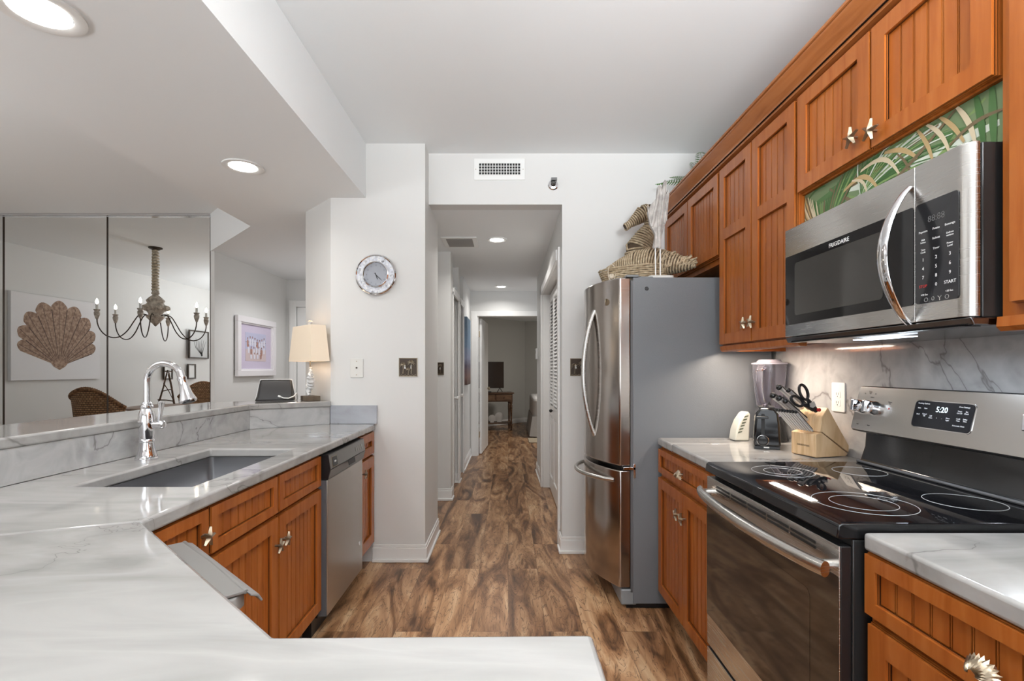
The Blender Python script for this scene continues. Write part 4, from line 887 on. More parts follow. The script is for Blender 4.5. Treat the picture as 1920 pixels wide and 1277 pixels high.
# ================================================================ DINING SIDE (seen in the mirror)
def wallx(y): return -5.53-(y+3.05)*.45/7.91
ya, yb_ = 2.54, 3.73; u_ = V((wallx(ya)-wallx(yb_), ya-yb_, 0)).normalized(); n2_ = V((0, 0, 1)).cross(u_) ; n2_ = n2_ if n2_.x > 0 else -n2_
po = V((wallx(yb_), yb_, 1.14))+n2_*.001; T_ = Matrix((u_, V((0, 0, 1)), u_.cross(V((0, 0, 1))))).transposed().to_4x4()
if u_.cross(V((0, 0, 1))).x < 0: u_ = -u_; T_ = Matrix((u_, V((0, 0, 1)), u_.cross(V((0, 0, 1))))).transposed().to_4x4(); po = V((wallx(ya), ya, 1.14))+n2_*.001
T_.translation = po
o = thing('shell_canvas', 'large white canvas with a brown scallop shell reflected in the mirror', 'picture', po); CW, CH_ = 1.21, 1.065
MB(T_).box(0, CW, 0, CH_, 0, .04).build('canvas', mat('canvas_white', (.80, .79, .80), .7), o, .002)
m = rope('shell_print', (.46, .32, .23), (.24, .145, .10), 30); m2 = mat('shell_line', (.10, .06, .045), .7)
mb = MB(T_); cx_, cy_ = CW*.50, .17; z_ = .0405; nl = 9; tops = []
for k in range(nl):
    a0 = R(172-164*k/nl); a1 = R(172-164*(k+1)/nl); am = (a0+a1)/2; RR = .46+.26*math.sin(am)**1.3; pts = [(cx_, cy_)]
    for j in range(9): f = j/8; a_ = a0+(a1-a0)*f; r_ = RR*(1+.11*math.sin(PI*f)); pts.append((cx_+r_*math.cos(a_)*.98, cy_+.14+(r_*math.sin(a_)-.02)*.92 if r_*math.sin(a_) > 0 else cy_+.14))
    mb.mi = 0; vs = [mb.v((x, y, z_+.0003*(k % 2))) for x, y in pts]; mb.f(vs)
    for q_ in (0, 1): 
        mb.mi = 1; x1_, y1_ = pts[1+q_*4]; dx, dy = x1_-cx_, y1_-cy_; L_ = math.hypot(dx, dy); nx, ny = -dy/L_*.006, dx/L_*.006
        mb.f([mb.v((cx_+nx*.3, cy_+ny*.3, z_+.001)), mb.v((cx_-nx*.3, cy_-ny*.3, z_+.001)), mb.v((cx_+dx*.96-nx*(1-q_*.5), cy_+dy*.96-ny*(1-q_*.5), z_+.001)), mb.v((cx_+dx*.96+nx*(1-q_*.5), cy_+dy*.96+ny*(1-q_*.5), z_+.001))])
mb.mi = 0; mb.f([mb.v((x, y, z_+.0012)) for x, y in ((cx_-.13, cy_+.06), (cx_-.08, cy_+.0), (cx_, cy_-.045), (cx_+.08, cy_), (cx_+.13, cy_+.06), (cx_, cy_+.11))]); mb.build('shell_print', [m, m2], o, 0, 0)
# chandelier
Cc = V((-4.35, 9.69-6.2, CZ)); o = thing('chandelier', 'chandelier with rope-wrapped stem, carved body and six curved iron arms holding lit candle bulbs', 'chandelier', Cc)
def cpt(x, y, z): return V((Cc.x+x, Cc.y+y, z))
MB().lathe([(.075, CZ-.0005), (.075, CZ-.012), (.03, CZ-.035), (0, CZ-.035)], (Cc.x, Cc.y, 0), 24).build('canopy', DBRONZE, o)
mb = MB(); mb.tube([cpt(0, 0, CZ-.03), cpt(0, 0, 2.24)], .016, 8)
mb.coil([cpt(.0, 0, CZ-.035), cpt(.004, .003, 2.55), cpt(-.003, 0, 2.40), cpt(0, 0, 2.24)], [.024, .030, .024, .030], .036, .016, 6, 12); mb.build('rope_stem', ROPEW, o)
CW_ = rope('carved_wood', (.66, .60, .53), (.32, .28, .24), 30)
mb = MB(); mb.lathe([(.0, 2.25), (.03, 2.25), (.045, 2.21), (.03, 2.19), (.075, 2.15), (.10, 2.12), (.085, 2.09), (.11, 2.06), (.13, 2.03), (.11, 2.0), (.085, 1.98), (.07, 1.95), (.10, 1.92), (.085, 1.90), (.075, 1.89), (.06, 1.87), (.055, 1.855), (.035, 1.84), (.02, 1.82), (0, 1.80)], (Cc.x, Cc.y, 0), 28)
for k in range(10):
    a_ = 2*PI*k/10; mb.ball(cpt(.125*math.cos(a_), .125*math.sin(a_), 2.03), .032, (1, 1, 1), 8, 6)
mb.build('carved_body', CW_, o)
for k in range(6):
    a_ = R(-51-60*k); ca, sa = math.cos(a_), math.sin(a_); pts = []
    for r_, z_ in ((.07, 1.93), (.12, 1.945), (.17, 1.93), (.22, 1.85), (.28, 1.74), (.35, 1.665), (.42, 1.645), (.49, 1.67), (.54, 1.73), (.565, 1.80), (.57, 1.86)): pts.append(cpt(r_*ca, r_*sa, z_))
    sm = []
    for i in range(len(pts)-1):
        p0, p1, p2, p3 = pts[max(0, i-1)], pts[i], pts[i+1], pts[min(len(pts)-1, i+2)]
        for q_ in (0, .33, .66): sm.append(.5*((2*p1)+(p2-p0)*q_+(2*p0-5*p1+4*p2-p3)*q_*q_+(3*p1-p0-3*p2+p3)*q_**3))
    sm.append(pts[-1]); ar = MB().tube(sm, .0065, 8).build('arm', DBRONZE, o)
    e_ = cpt(.57*ca, .57*sa, 0); MB().lathe([(0, 1.85), (.012, 1.85), (.018, 1.87), (.028, 1.90), (.03, 1.925), (.022, 1.94), (.032, 1.955), (.032, 1.962), (0, 1.962)], e_, 14).build('cup', CW_, ar)
    MB().lathe([(.013, 1.962), (.013, 2.02), (0, 2.02)], e_, 12).build('candle', WHITE, ar); MB().lathe([(0, 2.02), (.013, 2.032), (.016, 2.048), (.010, 2.07), (.003, 2.085), (0, 2.09)], e_, 12).build('bulb', BULB, ar)
# dining table and wicker chairs
Tt = V((-4.62, 2.62, 0)); o = thing('dining_table', 'round wooden dining table reflected at the mirror foot', 'table', Tt)
TW = wood('table_wood', (.09, .045, .022), (.18, .085, .04), (.26, .13, .06), .3)
MB().lathe([(0, .725), (.60, .725), (.62, .735), (.62, .755), (.60, .762), (0, .762)], Tt, 48).build('table_top', TW, o); MB().lathe([(.30, .001), (.30, .03), (.10, .08), (.07, .2), (.10, .45), (.06, .6), (.20, .715), (0, .715)], Tt, 28).build('pedestal', TW, o)
def wchair(loc, rz, label):
    o = thing('wicker_chair', label, 'chair', (0, 0, 0), 'wicker dining chairs')
    WV = weave('wicker_weave', (.50, .29, .15), (.30, .155, .07), 42, 18)
    # back: curved flaring shell
    n = 22; m_ = 8; mb = MB(); ou = []; inn = []
    for j in range(m_+1):
        v_ = j/m_; ro, ri = [], []
        for i in range(n+1):
            a_ = R(-12-156*i/n); fl = .05*v_; rx, ry = .30+fl, .27+fl; top = .44+.60*(.62+.38*math.sin(-a_)**1.2+.04*math.cos(i*PI*3/n)); z_ = .44+(top-.44)*v_
            ro.append(mb.v((rx*math.cos(a_), ry*math.sin(a_), z_))); ri.append(mb.v(((rx-.03)*math.cos(a_), (ry-.03)*math.sin(a_), z_)))
        ou.append(ro); inn.append(ri)
    for A_, B_ in zip(ou, ou[1:]):
        for i in range(n): mb.f([A_[i], A_[i+1], B_[i+1], B_[i]])
    for A_, B_ in zip(inn, inn[1:]):
        for i in range(n): mb.f([A_[i+1], A_[i], B_[i], B_[i+1]])
    for i in range(n): mb.f([ou[-1][i], ou[-1][i+1], inn[-1][i+1], inn[-1][i]]); mb.f([ou[0][i+1], ou[0][i], inn[0][i], inn[0][i+1]])
    for i in (0, n):
        for j in range(m_): mb.f([ou[j][i], ou[j+1][i], inn[j+1][i], inn[j][i]])
    rim_ = [(v.co.x*.985, v.co.y*.985, v.co.z+.004) for v in ou[-1]]
    mb.build('backrest', WV, o)
    mb = MB(); mb.tube(rim_, .021, 10); mb.coil(rim_, [.020]*len(rim_), .022, .007, 5, 10); mb.build('rim', WICK, o)
    MB().rbox(-.27, .27, -.24, .27, .36, .44, .08).build('seat', WV, o, .01); MB().rbox(-.25, .25, -.20, .25, .441, .50, .07).build('cushion', mat('cushion_cream', (.6, .56, .48), .8), o, .015)
    for sx in (-1, 1):
        for sy in (-1, 1): MB().tube([(sx*.23, sy*.20, .365), (sx*.245, sy*.22, .001)], .022, 10).build('leg', WICK, o)
    o.location = loc; o.rotation_euler.z = rz; return o
ch = wchair((-4.76, 3.72, 0), R(192), 'wicker armchair with flared back, reflected below the shell canvas')
dup(ch, (-4.98, 1.62, 0), 'wicker chair reflected at the right edge of the mirror, behind the driftwood easel', R(-5))
e0 = V((-4.93, 2.40, .763)); mb = MB()
for a_, b_, r_ in (((-.10, .06, 0), (-.01, 0, .50), .013), ((.12, .05, 0), (.005, 0, .47), .012), ((.0, -.12, 0), (0, .0, .44), .012), ((-.11, .06, .06), (.12, .05, .05), .010), ((-.05, .0, .47), (.07, .01, .475), .010), ((-.07, .04, .18), (.06, .03, .22), .008), ((-.05, .03, .30), (.10, .04, .06), .007)): mb.tube([e0+V(a_)+V((0, 0, .012)), e0+(V(a_)+V(b_))/2+V((.006, 0, .012)), e0+V(b_)], [r_, r_*.8, r_*.7], 7)
tag(mb.build('driftwood_easel', rope('driftwood_brown', (.16, .09, .055), (.06, .035, .02), 30), None), 'small driftwood easel standing on the dining table in the mirror', 'ornament')
def wallpic(y0, y1, z0, z1, label, inner, nm='framed_print', plants=False):
    xw = wallx(y0)+.0025+.012; o = thing(nm, label, 'picture', (xw, (y0+y1)/2, z0)); T_ = faceL(xw, y0, z0); w_, h_ = y1-y0, z1-z0; b_ = .022
    MB(T_).box(0, w_, 0, b_, 0, .02).box(0, w_, h_-b_, h_, 0, .02).box(0, b_, b_, h_-b_, 0, .02).box(w_-b_, w_, b_, h_-b_, 0, .02).build('frame', DBRONZE, o)
    MB(T_).box(b_, w_-b_, b_, h_-b_, 0, .006).build('print', inner, o)
    if plants:
        mb = MB(T_)
        for k in range(7): mb.tube([(w_*.35, .06, .008), (w_*(.25+.07*k), h_*.4, .008), (w_*(.15+.10*k), h_*(.62+.05*(k % 3)), .008)], [.004, .003, .0015], 5)
        mb.ball((w_*.35, .07, .008), .03, (1, 1, .1), 8, 5); mb.build('plant_silhouette', INK, o)
wallpic(.16, .74, 1.47, 1.98, 'dark framed botanical picture at the right edge of the mirror reflection', mat('print_grey', (.5, .5, .49), .5), plants=True)
wallpic(.52, .74, 1.10, 1.37, 'small white switch plate, its edge shadow built as a dark frame, reflected above the wicker chair back', mat('print_white', (.75, .75, .73), .5))  # dark frame stands in for the shadow round a switch plate
wallpic(1.10, 1.32, 1.10, 1.37, 'small switch plate, its edge shadow built as a dark frame, reflected just behind the faucet neck', mat('print_white', (.75, .75, .73), .5))  # here too the frame is the plate's shadow edge, built dark
# ================================================================ ON THE REFRIGERATOR
FZ = 1.7672
# woven conch-like lidded basket
o = thing('lidded_basket', 'woven seagrass basket shaped like a big shell lying on the refrigerator', 'basket', (.80, 2.92, FZ))
pa, pb = V((.56, 3.10, FZ)), V((1.03, 2.80, FZ)); dv = (pb-pa)
mb = MB(); rings = []; N = 26
for k in range(N+1):
    f = k/N; rx = .105*(math.sin(PI*min(1, (f*.86+.12)))**.6); rings.append((f, rx))
ROWS = 9
for k in range(ROWS):
    z_ = FZ+.012+.0115*k; g = .80+.20*k/ROWS; pts = []
    for j in range(48):
        t_ = 2*PI*j/48; c_ = pa+dv*(.40+.40*math.cos(t_)*g); q_ = V((-dv.y, dv.x, 0)).normalized()*(.115*g*math.sin(t_)); pts.append(c_+q_+V((0, 0, z_-FZ+.002*math.sin(j*2.1+k*PI))))
    mb.tube(pts, .0058, 6, True)
mb.build('basket_body', [GRASSR, GCORE], o)
mb = MB(); axis = [pa+dv*f+V((0, 0, zz)) for f, zz in ((.10, .118), (.25, .126), (.42, .132), (.60, .128), (.78, .115), (.93, .098), (1.02, .088))]; rad = [.012, .045, .078, .085, .062, .036, .010]
mb.mi = 1; mb.tube(axis, [r*.95 for r in rad], 14); mb.mi = 0; mb.coil(axis, rad, .0150, .0060, 6, 22); mb.build('shell_lid', [GRASSR, GCORE], o)
mb = MB(); random.seed(5); mb.tube([pa+dv*.68+V((0, 0, .10)), pa+dv*1.03+V((0, 0, .09))], [.055, .012], 8)
for k in range(64):
    f = random.uniform(.66, 1.0); a_ = random.uniform(-.3, PI+.3); r_ = .070*(1.03-f)/.36+.012; c_ = pa+dv*f+V((0, 0, .10)); q_ = V((-dv.y, dv.x, 0)).normalized()
    p0 = c_+q_*(r_*math.cos(a_))+V((0, 0, r_*math.sin(a_))); d_ = (dv.normalized()*random.uniform(.02, .04)+q_*random.uniform(-.015, .015)+V((0, 0, random.uniform(-.005, .02)))); mb.tube([p0, p0+d_], [.006, .004], 6)
mb.build('fringe', GRASSR, o)
mb = MB(); q_ = V((-dv.y, dv.x, 0)).normalized(); c_ = pa+dv*.22-q_*.105; mb.ball(c_+V((0, 0, .055)), .017); mb.tube([c_+V((math.cos(a_*PI/8)*.022, -.006, .075+.048*math.sin(a_*PI/8))) for a_ in range(16)], .003, 6, True); mb.build('loop_clasp', ROPEW, o)
# seahorse
o = thing('woven_seahorse', 'woven seagrass seahorse figure behind the shell basket', 'ornament', (.84, 3.22, FZ))
bx_, by_ = .84, 3.20
mb = MB(); body = [(bx_+.03, by_, FZ+.030), (bx_+.035, by_, FZ+.06), (bx_+.025, by_, FZ+.13), (bx_-.005, by_, FZ+.20), (bx_-.01, by_, FZ+.27), (bx_+.025, by_, FZ+.345), (bx_+.065, by_, FZ+.41), (bx_+.075, by_, FZ+.455)]
bxr = [.030, .055, .075, .085, .082, .060, .040, .034]
mb.mi = 1; mb.tube(body, [r*.95 for r in bxr], 14); mb.mi = 0; mb.coil(body, bxr, .0165, .0062, 6, 18); mb.build('woven_body', [GRASSR, GCORE], o)
mb = MB(); head = [(bx_+.095, by_, FZ+.50), (bx_+.06, by_, FZ+.515), (bx_+.02, by_, FZ+.500), (bx_-.025, by_, FZ+.465), (bx_-.065, by_, FZ+.435), (bx_-.095, by_, FZ+.415)]; hr = [.022, .050, .052, .034, .020, .022]
mb.mi = 1; mb.tube(head, [r*.95 for r in hr], 12); mb.mi = 0; mb.coil(head, hr, .013, .0050, 6, 16); mb.build('woven_head', [GRASSR, GCORE], o)
MB().tube([(bx_+.075, by_, FZ+.45), (bx_+.08, by_, FZ+.50)], .034, 12).build('neck', GRASSR, o)
MB().ball((bx_+.045, by_-.050, FZ+.505), .009).build('eye', DBRONZE, o)
MB().tube([(bx_+.05, by_, FZ+.17), (bx_+.12, by_, FZ+.19), (bx_+.14, by_, FZ+.25), (bx_+.10, by_, FZ+.27)], [.03, .028, .022, .012], 10).build('curled_tail', GRASSR, o)
# driftwood wing sculpture
wx, wy = .834, 2.762
o = thing('driftwood_sculpture', 'tall whitewashed carved wing-like sculpture on two thin rods and a white base', 'ornament', (wx, wy, FZ))
MB().rbox(wx-.068, wx+.068, wy-.045, wy+.045, FZ, FZ+.020, .02).build('base', paint('white_stucco', (.72, .70, .66), .9), o, .003)
mb = MB(); mb.tube([(wx-.022, wy, FZ+.018), (wx-.024, wy, FZ+.20)], .0035, 8).tube([(wx+.004, wy, FZ+.018), (wx+.003, wy, FZ+.20)], .0035, 8); mb.build('rods', WHITE, o)
def wp(px_, py_): q = at(px_, py_, wy); return (q.x, q.z)
pf = [wp(*p) for p in ((1226, 466), (1228, 440), (1218, 420), (1214, 398), (1220, 384), (1231, 371), (1233, 351), (1236, 347), (1240, 352), (1240, 362), (1243, 345), (1246, 338), (1250, 342), (1248, 366), (1244, 376), (1248, 366), (1252, 357), (1254, 366), (1252, 388), (1250, 412), (1244, 428), (1240, 446), (1236, 464))]
mb = MB(); n = len(pf); cx_ = sum(p[0] for p in pf)/n; cz_ = sum(p[1] for p in pf)/n
Fv = [mb.v((p[0], wy-.008, p[1])) for p in pf]; Bk = [mb.v((p[0], wy+.014, p[1])) for p in pf]
for i in range(n): mb.f([Fv[i], Fv[(i+1) % n], Bk[(i+1) % n], Bk[i]])
mb.f(Fv[::-1]); mb.f(Bk)
for (a_, b_, r_) in (((1236, 466), (1234, 395), .012), ((1222, 425), (1230, 385), .011), ((1228, 398), (1236, 350), .010), ((1240, 400), (1247, 341), .010), ((1245, 420), (1252, 362), .009), ((1234, 440), (1243, 385), .012), ((1216, 405), (1214, 386), .006)):
    A_, B_ = wp(*a_), wp(*b_); mb.tube([(A_[0], wy-.006, A_[1]), ((A_[0]+B_[0])/2, wy-.011, (A_[1]+B_[1])/2), (B_[0], wy-.004, B_[1])], [r_*.8, r_, r_*.5], 8)
mb.build('carved_wing', DRIFT, o)
# fern above the cabinets
o = thing('fern', 'green fern fronds showing over the cabinet crown above the refrigerator', 'plant', (1.22, 3.22, 2.4045))
MB().lathe([(0, 2.4045), (.06, 2.4045), (.08, 2.47), (.075, 2.47), (.06, 2.415), (0, 2.415)], (1.25, 3.22, 0), 20).build('pot', DBRONZE, o)
mb = MB(); random.seed(4)
for k, (dx, dy, up, L_) in enumerate(((-.30, .02, .02, 1), (-.27, .08, .05, 1), (-.18, -.28, .05, 1), (-.10, .15, .05, 1), (.05, .1, .05, 1), (-.24, -.08, .03, 1), (-.15, -.34, .10, .9))):
    p0 = V((1.25, 3.22, 2.46)); prev = None
    for j in range(19):
        f = j/18; p = p0+V((dx*f, dy*f, up*math.sin(PI*f*.8)*1.0)); 
        if prev is not None:
            mb.tube([prev, p], .0015, 4); d_ = (p-prev).normalized(); sd = d_.cross(V((0, 0, 1))).normalized(); l_ = .040*math.sin(PI*min(1, f*.9+.1))**.7
            for sg in (-1, 1):
                e_ = p+sd*sg*l_+d_*l_*.35-V((0, 0, l_*.2)); m1 = p+sd*sg*l_*.5+d_*.006; m2 = p+sd*sg*l_*.5-d_*.004; mb.f([mb.v(p+d_*.003), mb.v(m1), mb.v(e_), mb.v(m2)])
        prev = p
mb.build('fronds', LEAF, o, 0, 0)
# ================================================================ ON THE RIGHT COUNTER
TZ = .9155
BW_ = wood('blond_beech', (.55, .36, .19), (.68, .47, .27), (.76, .56, .35), .45, (3, 40, 3))
bl = V((1.248, 2.035, TZ)); o = thing('knife_block', 'blond wood knife block full of steel-handled knives beside the range', 'knife block', bl)
T_ = Matrix((V((.968, .25, 0)).normalized(), V((-.25, .968, 0)).normalized(), V((0, 0, 1)))).transposed().to_4x4(); T_.translation = bl   # local: x towards the wall, y away, z up
BWd = .125
mb = MB(T_); mb.prism([(.0, .004), (.0, .096), (.030, .104), (.165, .012), (.154, .002), (.004, .002)], .0, BWd, 'y'); mb.build('lower_block', BW_, o, .003)
mb = MB(T_); mb.prism([(.022, .1045), (.030, .165), (.062, .205), (.169, .045), (.169, .016), (.034, .1045)], .0, BWd, 'y'); mb.build('upper_block', BW_, o, .003)
text('FARBERWARE', .0105, T_ @ Matrix((( 0, 0, -1, -.0004), (-1, 0, 0, .062), (0, 1, 0, .045), (0, 0, 0, 1))), DBRONZE, o, 'brand_lettering', .0002)
SK = mat('knife_steel', (.72, .72, .73), .32, .75)
def knife(x, y, z, L_, r_, nm, d):
    d = V(d).normalized(); p = V((x, y, z))+d*.013; b = MB(T_)
    b.tube([p, p+d*L_*.3, p+d*L_*.62, p+d*L_*.92], [r_*.8, r_, r_*.85, r_*1.05], 10, ref=(0, 1, 0)); k_ = b.build('knife', SK, None, 0, 40)
    tag(k_, nm, 'knife', 'knives in the block')
    b = MB(T_); b.tube([p+d*L_*.905, p+d*L_*.96, p+d*L_], [r_*1.12, r_*1.15, r_*.6], 10, ref=(0, 1, 0)); b.build('end_cap', BLACK, k_)
    b = MB(T_); nv = V((abs(d.z)*.75, -.62, abs(d.x)*.75)).normalized()*r_*.86; b.tube([p+d*L_*.08+nv, p+d*L_*.5+nv, p+d*L_*.9+nv*1.05], r_*.42, 6); b.build('grip_inlay', BLACK, k_)
for k in range(8): knife(.006, .012+.0145*k, .1005, .122, .0052, 'steak knife with ribbed steel handle in the lower row of the block', (-.72, 0, .69))
for x, y, z, L_, r_, nm in ((.027, .112, .150, .165, .0112, 'kitchen knife farthest back in the upper row, cap beside the blender'), (.027, .086, .146, .155, .0112, 'kitchen knife with steel handle second from the back of the upper row'), (.027, .060, .140, .145, .009, 'short kitchen knife with steel handle in the middle of the upper row'), (.044, .100, .188, .160, .0112, 'topmost long kitchen knife, its black cap highest of all'), (.044, .066, .188, .140, .009, 'kitchen knife just behind the scissors loops')):
    knife(x, y, z, L_, r_, nm, (-.80, 0, .60))
s_ = MB(T_)
def loop(c, rx, rz, ang, n=20):
    out = []
    for k in range(n): a_ = 2*PI*k/n; x_, z_ = rx*math.cos(a_), rz*math.sin(a_); out.append((c[0]+x_*math.cos(ang)-z_*math.sin(ang), c[1], c[2]+x_*math.sin(ang)+z_*math.cos(ang)))
    return out
s_.tube(loop((-.040, .020, .268), .033, .018, R(118)), .0058, 8, True).tube(loop((-.068, .024, .232), .033, .016, R(152)), .0058, 8, True)
s_.tube([(-.025, .020, .242), (-.006, .020, .222), (.018, .022, .197), (.026, .022, .189)], [.006, .010, .011, .009], 10, ref=(0, 1, 0)).tube([(-.042, .024, .218), (-.018, .022, .212), (.010, .022, .196)], [.006, .010, .010], 10, ref=(0, 1, 0))
sc_ = s_.build('scissors', BLACK, None, 0, 40); tag(sc_, 'black-handled kitchen scissors stuck in the knife block', 'scissors')
MB(T_).lathe([(.0075, -.004), (.0075, .004), (0, .005)], (.022, .006, .196), 14, Matrix.Rotation(PI/2, 4, 'X')).build('pivot', RED, sc_)
MB(T_).prism([(-.022, .222), (-.002, .232), (.008, .214), (-.006, .204), (-.020, .208)], .006, .009, 'y').build('bottle_opener', SK, sc_)
# toaster, end towards the viewer's left
tc = at(1430, 832, 2.34); tc = V((1.205, 2.345, TZ)); o = thing('toaster', 'glossy black toaster standing end-on between the white appliance and the knife block', 'toaster', tc)
T_ = Matrix.Translation(tc) @ Matrix.Rotation(R(-24), 4, 'Z')
mb = MB(T_); hw, ln, hh = .050, .125, .188
pts = [(-hw-.006, .012), (hw+.006, .012), (hw+.002, hh*.55), (hw-.004, hh-.025), (hw-.02, hh-.004), (0, hh), (-hw+.02, hh-.004), (-hw+.004, hh-.025), (-hw-.002, hh*.55)]
mb.prism(pts, -.095, .095, 'y'); mb.build('shell', mat('gloss_black', (.010, .010, .011), .08), o, .010)
MB(T_).box(-.052, .052, -.092, .092, .0, .013).build('base', BLACK, o, .002)
MB(T_).rbox(-.024, -.010, -.0975, -.0955, .060, .160, .004, 'y').build('lever_slot', INK, o)
MB(T_).rbox(-.046, .004, -.115, -.096, .138, .150, .004, 'y').build('lever', BLACK, o, .002)
kn = MB(T_).lathe([(.024, .0), (.024, .004), (.019, .006), (.017, .016), (0, .017)], (-.018, -.096, .040), 24, Matrix.Rotation(PI/2, 4, 'X')).build('dial', BLACKM, o)
MB(T_).tube([(-.018+.0235*math.cos(k*PI/12), -.100, .040+.0235*math.sin(k*PI/12)) for k in range(24)], .0013, 6, True).build('dial_ring', CHROME, o)
for x in (-.022, .022): MB(T_).box(x-.010, x+.010, -.07, .07, hh-.006, hh+.0007).build('bread_slot', INK, o)
MB(T_).box(-.014, .008, -.0965, -.0955, .006, .012).build('label', WHITE, o)
# blender
bc = V((1.325, 2.545, TZ)); o = thing('blender', 'countertop blender with clear lilac-tinted jar and handle by the refrigerator', 'blender', bc)
MB().lathe([(.080, .002), (.082, .012), (.070, .08), (.058, .115), (.056, .125), (0, .125)], bc, 32).build('motor_base', BLACKM, o)
GL = mat('tinted_plastic', (.95, .92, .99), .03, 0, Transmission_Weight=.97, IOR=1.35)
MB().lathe([(.052, .150), (.056, .165), (.066, .23), (.076, .32), (.080, .385), (.077, .385), (.073, .32), (.063, .23), (.052, .170), (0, .168), (0, .150)], bc, 40).build('jar', GL, o)
MB().lathe([(.056, .126), (.060, .135), (.058, .152), (0, .152)], bc, 32).build('collar', mat('lilac_collar', (.55, .48, .75), .3), o)
MB().lathe([(.083, .386), (.084, .393), (.060, .398), (.050, .410), (0, .413)], bc, 36).build('lid', mat('lid_smoke', (.35, .33, .38), .15), o)
MB().lathe([(0, .171), (.006, .172), (.010, .18), (.0, .20)], bc, 12).build('blade_hub', BLACK, o)
mb = MB(); hd = V((-.75, -.66, 0)).normalized()
pts = [bc+hd*r_+V((0, 0, z_)) for r_, z_ in ((.072, .370), (.100, .374), (.118, .355), (.120, .30), (.108, .24), (.085, .20), (.062, .185))]; mb.tube(pts, [.012, .013, .013, .012, .011, .011, .009], 10, flat=1.3); mb.build('handle', GL, o)
# white slotted appliance
wc = V((1.225, 2.52, TZ)); o = thing('white_appliance', 'cream slotted plastic appliance leaning behind the toaster', 'appliance', (1.19, 2.56, TZ))
T_ = Matrix.Translation((1.165, 2.545, TZ)) @ Matrix.Rotation(R(8), 4, 'Z')
mb = MB(T_); mb.prism([(-.033, .004), (.045, .0), (.05, .135), (.040, .150), (.022, .140), (-.005, .105), (-.024, .06)], -.03, .03, 'y'); mb.build('housing', mat('cream_plastic', (.62, .60, .52), .4), o, .007)
mb = MB(T_)
for k in range(6):
    f = k/5; x_ = -.013+.034*f; z_ = .040+.078*f; mb.prism([(x_-.006, z_), (x_+.016, z_+.006), (x_+.018, z_+.012), (x_-.002, z_+.009)], -.0312, -.030, 'y')
mb.build('slots', mat('slot_olive', (.12, .13, .09), .6), o, 0, 0)
# wood board leaning behind the toaster
bb = V((1.315, 2.22, TZ)); o = MB(Matrix.Translation(bb) @ Matrix.Rotation(R(0), 4, 'Z')); o.prism([(-.055, .0), (.060, .0), (.060, .095), (.020, .118), (-.005, .112), (-.055, .060)], -.012, .012, 'y')
tag(o.build('cutting_board', BW_, None, .004), 'small blond wood board standing between the toaster and the knife block', 'cutting board')
# ================================================================ BEDROOM BEYOND THE HALL
DW = wood('walnut_desk', (.06, .030, .016), (.11, .058, .032), (.16, .09, .05), .4, (2, 2, 14))
o = thing('console_desk', 'dark wood console table with two drawers in the far bedroom', 'desk', (-.55, 10.15, 0))
T_ = Matrix.Translation((.09, 10.42, 0)) @ Matrix.Rotation(R(8), 4, 'Z')        # origin at the front right leg; table runs to -x
MB(T_).box(-1.10, .03, -.03, .40, .765, .79).build('table_top', DW, o, .004)
MB(T_).box(-1.07, 0, 0, .37, .60, .7645).build('apron', DW, o)
for k in range(3):
    d_ = MB(T_).box(-.345-.355*k, -.02-.355*k, -.012, -.0005, .622, .745).build('drawer', wood('walnut_drawer', (.10, .055, .03), (.16, .09, .05), (.2, .12, .07), .4, (2, 2, 14)), o, .003); MB(T_).ball((-.18-.355*k, -.022, .685), .012).build('knob', DBRONZE, d_)
for (x, y) in ((-.025, .025), (-1.045, .025), (-.025, .345), (-1.045, .345)): MB(T_).lathe([(.022, .001), (.016, .03), (.022, .06), (.026, .12), (.018, .14), (.026, .16), (.018, .20), (.024, .45), (.026, .52), (.018, .54), (.026, .56), (.026, .60)], (x, y, 0), 14).build('leg', DW, o)
MB(T_).box(-1.06, -.01, .01, .36, .14, .16).build('lower_shelf', DW, o, .003)
tv = T_ @ V((-.42, .16, .7905)); o = thing('television', 'dark flat television standing on the bedroom console table', 'television', tv)
MB(T_).box(-.85, -.17, .14, .165, .885, 1.425).build('screen', mat('tv_screen', (.030, .018, .012), .15), o, .003)
MB(T_).box(-.856, -.164, .150, .170, .879, 1.431).build('bezel', BLACK, o, .002)
MB(T_).tube([(-.32, .02, .797), (-.25, .15, .880), (-.18, .28, .797)], .007, 8).build('stand_foot', BLACK, o); MB(T_).tube([(-.84, .02, .797), (-.77, .15, .880), (-.70, .28, .797)], .007, 8).build('stand_foot', BLACK, o)
tag(MB(T_).box(-.62, -.44, .02, .11, .7905, .815).build('cable_box', BLACK, None, .004), 'small black box in front of the bedroom television', 'electronics')
SC_ = mat('shell_white', (.55, .52, .49), .5)
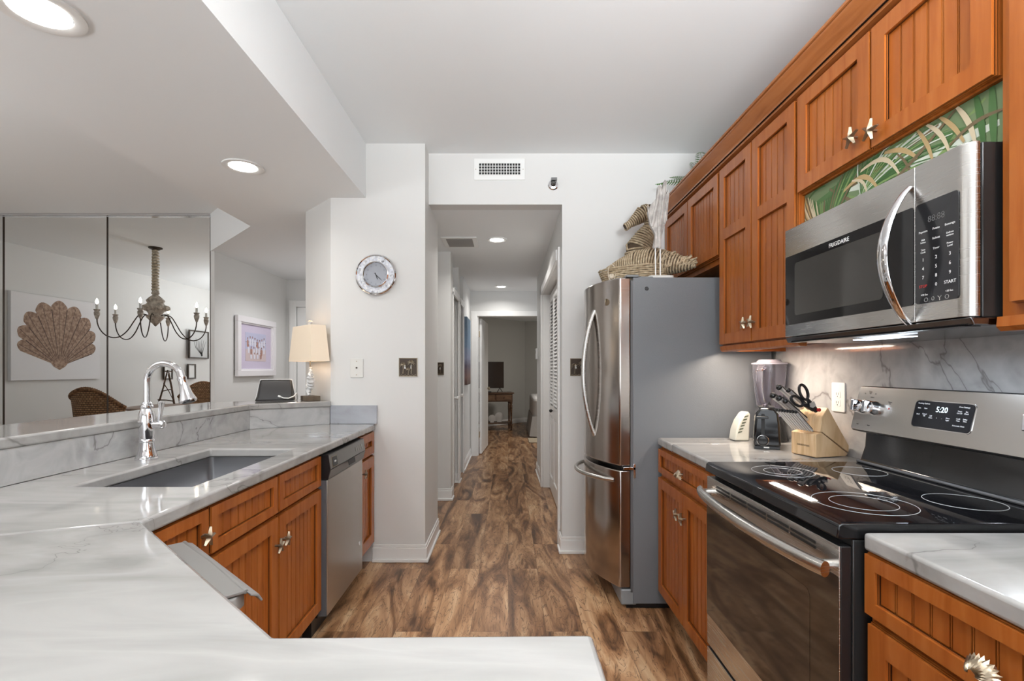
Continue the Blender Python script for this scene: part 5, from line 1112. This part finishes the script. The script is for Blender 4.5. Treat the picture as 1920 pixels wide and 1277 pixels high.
def scallop(c, r, nm, lab):
    mb = MB(T_ @ Matrix.Translation(c)); n = 22; r0 = r*1.12; ctr = mb.v((0, -.015, r*.95)); ring_ = [mb.v((r*math.cos(2*PI*k/n)*(1+.05*(k % 2)), 0, r0+r*math.sin(2*PI*k/n)*(1+.05*(k % 2)))) for k in range(n)]; bk = [mb.v((r*math.cos(2*PI*k/n)*.95, .02, r0+r*math.sin(2*PI*k/n)*.95)) for k in range(n)]
    for k in range(n): mb.f([ctr, ring_[k], ring_[(k+1) % n]]); mb.f([ring_[k], bk[k], bk[(k+1) % n], ring_[(k+1) % n]])
    mb.f(bk); mb.box(-r*.5, r*.5, -.02, .03, -.0, .03); tag(mb.build('decorative_shell', SC_, None), lab, 'shell')
scallop((-.42, .12, .161), .075, '', 'round white scallop shell on the console table shelf'); scallop((-.25, .24, .161), .095, '', 'larger pale shell leaning behind the round one on the shelf')
o = thing('bed', 'corner of a bed with white quilt and grey skirt beyond the hall doorway', 'bed', (1.2, 10.2, 0))
MB().rbox(.46, 1.80, 9.30, 11.0, .30, .74, .10).build('mattress', mat('quilt_white', (.62, .61, .60), .8), o, .06)
mb = MB(); n = 60
def sk(z_): 
    out = []
    for k in range(n+1):
        f = k/n; p = V((.45+1.28*(1-f*2), 9.28, 0)) if f < .5 else V((.45, 9.28+1.6*(f-.5)*2, 0)); flare = (.38-z_)*.15+.012*math.sin(k*1.9); out.append((p.x-(flare if f >= .5 else 0), p.y-(flare if f < .5 else 0), z_))
    return out
A_ = [mb.v(p) for p in sk(.40)]; B_ = [mb.v(p) for p in sk(.03)]; A2 = [mb.v((p[0]+.01, p[1]+.01, p[2])) for p in sk(.40)]; B2 = [mb.v((p[0]+.01, p[1]+.01, p[2])) for p in sk(.03)]
for k in range(n): mb.f([A_[k], A_[k+1], B_[k+1], B_[k]]); mb.f([A2[k+1], A2[k], B2[k], B2[k+1]]); mb.f([B_[k], B_[k+1], B2[k+1], B2[k]])
mb.build('bed_skirt', mat('skirt_grey', (.48, .47, .46), .8), o)
MB().box(.55, 1.75, 9.4, 10.95, .001, .30).build('bed_base', DGREY, o)
tag(MB().rbox(.36, 1.84, 8.65, 9.20, .001, .014, .03).build('area_rug', mat('rug_beige', (.45, .38, .28), .9), None), 'beige rug on the bedroom floor before the bed', 'rug')
